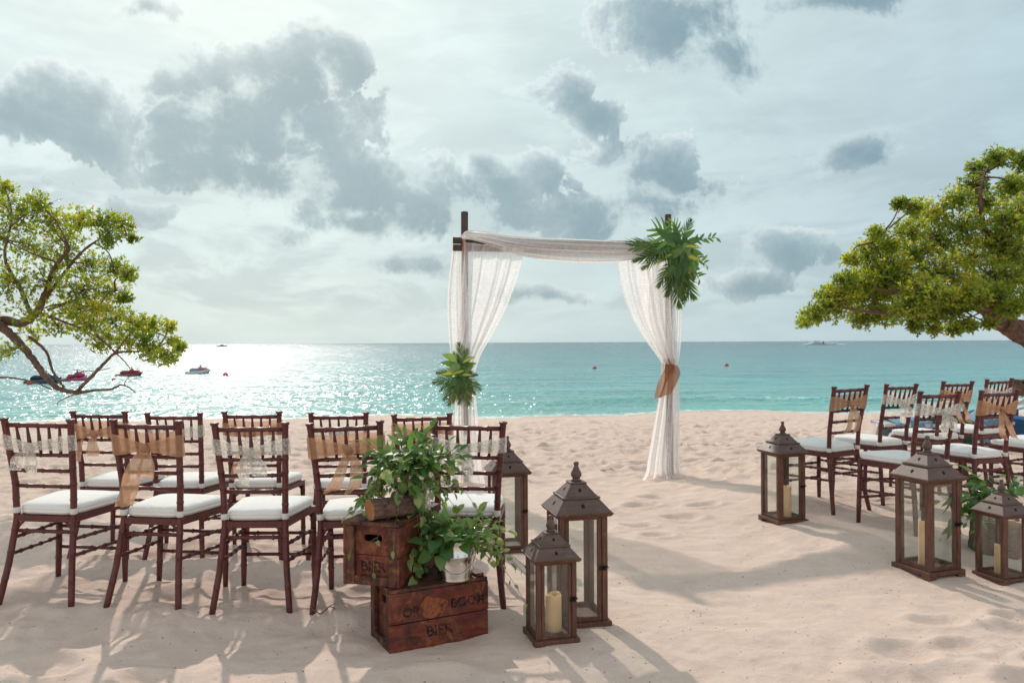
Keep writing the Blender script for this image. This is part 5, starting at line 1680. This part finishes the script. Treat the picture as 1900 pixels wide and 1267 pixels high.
# ------------------------------------------------------------------ beach loungers with towels (beyond the right rows)
WHITEP = plain('white_plastic', (.62, .62, .62), .4, var=.05)
T_BLUE = plain('blue_towel', (.045, .11, .23), .9, spec=.1, var=.35, sc=22)
T_LBLUE = plain('light_blue_towel', (.20, .32, .45), .9, spec=.1, var=.3, sc=22)
T_GREEN = plain('green_towel', (.012, .12, .055), .9, spec=.1, var=.4, sc=18)
def lounger(x, y, deg, label, back_el, towels):
    z = gz(x, y)
    t = thing('beach_lounger', label, 'lounger', (x, y, z), R(deg))
    for s in (-1, 1):
        MB().box(-.95, .38, s * .30 - .022, s * .30 + .022, .29, .335).build('side_rail', WHITEP, t)
        for lx in (-.82, .30):
            MB().tube([(lx, s * .30, .29), (lx - .03, s * .31, .14), (lx - .06, s * .32, -.03)], [.026, .022, .02], 8).build('leg', WHITEP, t)
    for k in range(12):
        x0 = -.94 + k * .11
        MB().box(x0, x0 + .085, -.277, .277, .315, .330).build('slat', WHITEP, t)
    be = R(back_el)
    for k in range(6):
        u0, u1 = .02 + k * .115, .02 + k * .115 + .09
        c, s_ = math.cos(be), math.sin(be)
        mb = MB().box(u0, u1, -.29, .29, -.008, .008)
        mb.v = [(.38 + vx * c - vz * s_, vy, .33 + vx * s_ + vz * c) for vx, vy, vz in mb.v]
        mb.build('back_slat', WHITEP, t)
    for s in (-1, 1):
        mb = MB().box(0, .72, s * .30 - .02, s * .30 + .02, -.02, .02)
        c, s_ = math.cos(be), math.sin(be)
        mb.v = [(.38 + vx * c - vz * s_, vy, .33 + vx * s_ + vz * c) for vx, vy, vz in mb.v]
        mb.build('back_rail', WHITEP, t)
    for (kind, mat, lab, x0, x1, sd) in towels:
        rs_ = random.Random(sd)
        ph = [rs_.uniform(0, 6) for _ in range(4)]
        def f(u, v):
            xx = x0 + (x1 - x0) * u
            yy = (v - .5) * 1.25
            drop = max(0, abs(yy) - .30)
            zz = .372 + .02 * math.sin(9 * u + ph[0]) * math.sin(7 * v + ph[1]) + .012 * math.sin(23 * u + ph[2] + 5 * v)
            if xx > .38:
                zz += (xx - .38) * math.tan(be)
            yc = max(-.335, min(.335, yy)) + (.02 * math.sin(12 * u + ph[3]) if drop else 0)
            return (xx, yc, zz - drop * (.95 + .2 * math.sin(8 * u + ph[0])))
        o = MB()
        o.grid(f, 30, 30)
        tw = thing('beach_towel', lab, 'towel', t.location, R(deg))
        o.build('cloth', mat, tw)
    return t
lounger(6.35, 11.7, -6, 'white beach lounger draped with towels, behind the far right chairs', 32, [
    ('t', T_LBLUE, 'light blue towel over the foot of the nearest beach lounger', -.80, -.30, 3), ('t', T_GREEN, 'dark green towel in the middle of the nearest lounger', -.28, .28, 4), ('t', T_LBLUE, 'light blue towel over the backrest of the nearest lounger', .30, .78, 6)])
lounger(7.35, 13.2, 8, 'beach lounger with a raised blue backrest, behind the lace-sashed chair', 14, [('t', T_BLUE, 'blue towel over the raised backrest seen between chair backs', -.3, .86, 8)])
lounger(8.2, 12.2, -10, 'beach lounger at the far right, seen between the burlap-bowed chair and the frame edge', 20, [('t', T_BLUE, 'dark blue towel on the lounger at the far right', -.8, .8, 12)])

# ------------------------------------------------------------------ on the water
RED = plain('buoy_red', (.62, .06, .05), .5)
def sea_pt(px_, py_):
    h_ = CAMZ - SEAZ
    d = h_ * FPX / max(.8, (py_ - (635 - (px_ - 950) * .0047)))
    return Vector(((px_ - 950) / FPX * d, d, SEAZ)), d
def buoy(px_, py_, r_, label):
    p, d = sea_pt(px_, py_)
    t = thing('buoy', label, 'buoy', p, group='small red mooring buoys')
    MB().lathe([(.02 * r_, -.5 * r_), (.55 * r_, -.42 * r_), (.9 * r_, -.1 * r_), (r_, .3 * r_), (.85 * r_, .75 * r_), (.5 * r_, 1.05 * r_), (.14 * r_, 1.15 * r_), (.12 * r_, 1.35 * r_), (.02 * r_, 1.38 * r_)], 14).build('float', RED, t)
buoy(1103, 684, .20, 'red buoy on the water left of the right arch post')
buoy(1348, 679, .22, 'red buoy on the water right of the arch')
buoy(418, 697, .20, 'red buoy just right of the white jet ski')
buoy(54, 713, .17, 'red buoy beside the leftmost jet ski, under the branch')
buoy(210, 706, .15, 'red buoy behind the fork of the low branch')

def jetski(px_, py_, deg, label, hull_c, seat_c, trim_c, sc=1.0):
    p, d = sea_pt(px_, py_)
    t = thing('jet_ski', label, 'jet ski', p, R(deg), 'moored jet skis', sc * .76)
    hm = plain('hull_' + str(px_), hull_c, .25, var=.05)
    sm = plain('seat_' + str(px_), seat_c, .5, var=.1)
    tm = plain('trim_' + str(px_), trim_c, .3, var=.05)
    def loft(secs, n=16):
        vs, fs = [], []
        for (x, w, z0, z1, sq) in secs:
            for k in range(n):
                th = 2 * math.pi * k / n
                cx, sz = math.cos(th), math.sin(th)
                vs.append((x, w * math.copysign(abs(cx) ** sq, cx), (z0 + z1) / 2 + (z1 - z0) / 2 * math.copysign(abs(sz) ** sq, sz)))
        for i in range(len(secs) - 1):
            for k in range(n):
                k2 = (k + 1) % n
                fs.append((i * n + k, (i + 1) * n + k, (i + 1) * n + k2, i * n + k2))
        fs += [tuple(range(n)), tuple((len(secs) - 1) * n + k for k in range(n - 1, -1, -1))]
        return MB().add(vs, fs, 0, True)
    loft([(-1.4, .50, -.12, .22, .6), (-1.0, .56, -.2, .26, .6), (0, .58, -.22, .32, .65), (.7, .50, -.16, .40, .7), (1.15, .30, .0, .48, .8), (1.5, .05, .34, .50, 1)]).build('hull', hm, t)
    loft([(-1.0, .20, .24, .50, .7), (-.7, .22, .24, .66, .7), (-.2, .21, .26, .64, .7), (.1, .18, .28, .62, .8), (.3, .10, .3, .6, .9)]).build('seat', sm, t)
    loft([(.05, .28, .30, .66, .7), (.35, .34, .32, .84, .7), (.8, .30, .36, .72, .8), (1.25, .10, .42, .54, 1)]).build('cowl', tm, t)
    MB().tube([(.30, 0, .78), (.20, 0, .98)], .05, 8).build('steering_column', sm, t)
    MB().tube([(.12, -.36, 1.0), (.2, -.15, 1.02), (.2, .15, 1.02), (.12, .36, 1.0)], .026, 8).build('handlebar', sm, t)
    for s in (-1, 1):
        MB().tube([(.62, s * .33, .74), (.62, s * .42, .80)], [.03, .07], 8).build('mirror', tm, t)
    return t
jetski(368, 693, -14, 'white and grey jet ski floating in open glitter', (.55, .55, .56), (.35, .36, .42), (.62, .24, .28))
jetski(240, 698, -8, 'red jet ski seen through the hanging twigs of the left tree', (.20, .05, .06), (.30, .06, .07), (.42, .05, .07), .95)
jetski(140, 706, 80, 'magenta jet ski seen end-on behind the low branch', (.35, .02, .10), (.28, .03, .08), (.55, .03, .16), .95)
jetski(80, 710, 4, 'dark blue jet ski at the far left behind the thick branch', (.03, .05, .09), (.02, .03, .05), (.04, .09, .2))
# far boat and the rider with spray
p, d = sea_pt(412, 643.2)
t = thing('motor_boat', 'tiny low motor boat on the horizon above the jet skis', 'boat', (p.x, p.y, p.z), 0, None, .6)
BW = plain('boat_grey', (.22, .24, .26), .5)
mb = MB()
mb.hexa([(-7, -1.6, -.2), (6, -1.4, -.2), (6, 1.4, -.2), (-7, 1.6, -.2), (-7.4, -2, 1.2), (8.6, -.4, 1.7), (8.6, .4, 1.7), (-7.4, 2, 1.2)])
mb.build('hull', BW, t)
MB().hexa([(-2.5, -1.2, 1.3), (2.2, -1.1, 1.4), (2.2, 1.1, 1.4), (-2.5, 1.2, 1.3), (-2.2, -1, 2.7), (.9, -.9, 2.7), (.9, .9, 2.7), (-2.2, 1, 2.7)]).build('cabin', BW, t)
MB().tube([(-1, 0, 2.7), (-1.1, 0, 4.2)], .07, 6).build('mast', BW, t)

p, d = sea_pt(1527, 639.5)
FOAM = plain('sea_foam', (.80, .83, .84), .8, spec=.2, var=.05, sc=3)
DARKS = plain('wetsuit', (.02, .022, .03), .6)
t = thing('jet_ski', 'distant jet ski throwing white spray on the right of the sea', 'jet ski', (p.x, p.y, p.z), R(160), None, 1.25)
MB().hexa([(-1.4, -.5, -.1), (.9, -.45, -.1), (.9, .45, -.1), (-1.4, .5, -.1), (-1.4, -.55, .4), (1.5, -.12, .6), (1.5, .12, .6), (-1.4, .55, .4)]).build('hull', DARKS, t)
MB().hexa([(-.9, -.2, .4), (.2, -.2, .45), (.2, .2, .45), (-.9, .2, .4), (-.8, -.17, .8), (.1, -.17, .8), (.1, .17, .8), (-.8, .17, .8)]).build('seat', DARKS, t)
MB().tube([(.35, -.35, 1.05), (.4, 0, 1.1), (.35, .35, 1.05)], .05, 6).build('handlebar', DARKS, t)
t = thing('person', 'distant rider in dark clothing crouched on the far jet ski', 'person', (p.x, p.y, p.z + .8), R(160), None, 1.25)
mb = MB()
mb.tube([(-.45, 0, .12), (-.30, 0, .45), (-.12, 0, .75), (-.06, 0, .88), (-.03, 0, .95), (0, 0, 1.08), (0, 0, 1.2)], [.20, .19, .22, .10, .09, .13, .07], 10)
for s in (-1, 1):
    mb.tube([(-.14, s * .2, .70), (.1, s * .3, .46), (.34, s * .32, .32)], [.075, .06, .045], 7)
    mb.tube([(-.42, s * .12, .1), (-.02, s * .28, .08), (-.1, s * .3, -.32)], [.11, .095, .07], 7)
mb.build('body', DARKS, t)
rs = random.Random(4)
mb = MB()
for k in range(900):
    u = rs.random()
    x = p.x - 8 + 22 * u if rs.random() < .55 else p.x - 6 + rs.gauss(0, 3)
    h_ = max(.1, 2.6 * math.exp(-((x - p.x + 4) / 3.6) ** 2) + 2.0 * math.exp(-((x - p.x - 4) / 3) ** 2) + .35)
    z = p.z + rs.random() ** 1.6 * h_
    r_ = rs.uniform(.15, .45)
    c = Vector((x, p.y + rs.uniform(-2, 2) + .8, z))
    mb.add([c + Vector(v) * r_ for v in ((1, 0, 0), (0, 1, 0), (-1, 0, 0), (0, -1, 0), (0, 0, 1), (0, 0, -1))], [(0, 1, 4), (1, 2, 4), (2, 3, 4), (3, 0, 4), (1, 0, 5), (2, 1, 5), (3, 2, 5), (0, 3, 5)], 0, True)
o = mb.build('spray', FOAM)
tag(o, 'white spray and wake thrown up behind the distant jet ski', 'spray', None, 'stuff')

# ------------------------------------------------------------------ small litter on the sand
def twig(px_, py_, label, L, seed, mat=DRIFT, leaves=0):
    d = CAMZ * FPX / (py_ - 635)
    x, y = (px_ - 950) / FPX * d, d
    rs_ = random.Random(seed)
    t = thing('twig', label, 'twig', (x, y, gz(x, y)), rs_.uniform(-.5, .5))
    pts = [(L * (u - .5), .02 * math.sin(u * 7 + seed), .006 + .022 * abs(math.sin(u * 4 + seed))) for u in np.linspace(0, 1, 9)]
    st = MB().tube(pts, [.0035 - .002 * k / 8 for k in range(9)], 6).build('stem', mat, t)
    MB().tube([pts[5], (pts[5][0] + .02, pts[5][1] + .02, .03), (pts[5][0] + .045, pts[5][1] + .02, .036)], [.0025, .002, .0012], 5).build('side_shoot', mat, t)
    for k in range(leaves):
        mesh_obj('leaf', LF['small'][k % 2], t, pts[rs_.randrange(2, 9)], leaf_rot((rs_.uniform(-1, 1), rs_.uniform(-1, 1), .4)), 1.3)
twig(600, 1140, 'small dark twig on the sand left of the lower crate', .11, 2)
twig(1125, 852, 'dry green sprig lying on the sand beyond the lanterns', .16, 5, L_STEM, 5)
litter = MB()
rs = random.Random(15)
LY = [2.6 * (11 / 2.6) ** rs.random() for _ in range(1000)]
LX = [rs.uniform(-.75, .75) * q for q in LY]
LZ = ground(np.array(LX), np.array(LY))
for x, y, z in zip(LX, LY, LZ):
    r_ = rs.uniform(.0011, .0032) * (1 + y * .09)
    c = Vector((x, y, float(z) + r_ * .3))
    a, b, h_ = r_ * rs.uniform(.8, 2), r_ * rs.uniform(.6, 1.2), r_ * rs.uniform(.4, .8)
    rot = Matrix.Rotation(rs.uniform(0, 3), 3, 'Z')
    mi = 0 if rs.random() < .7 else 1
    litter.add([c + rot @ Vector(v) for v in ((a, 0, 0), (0, b, 0), (-a, 0, 0), (0, -b, 0), (0, 0, h_), (0, 0, -h_))], [(0, 1, 4), (1, 2, 4), (2, 3, 4), (3, 0, 4), (1, 0, 5), (2, 1, 5), (3, 2, 5), (0, 3, 5)], mi)
o = litter.build('beach_litter', [plain('litter_dark', (.16, .10, .065), .8), plain('shell_white', (.78, .74, .68), .5)])
tag(o, 'specks of bark, pebbles and shell scattered over the sand', 'litter', None, 'stuff')
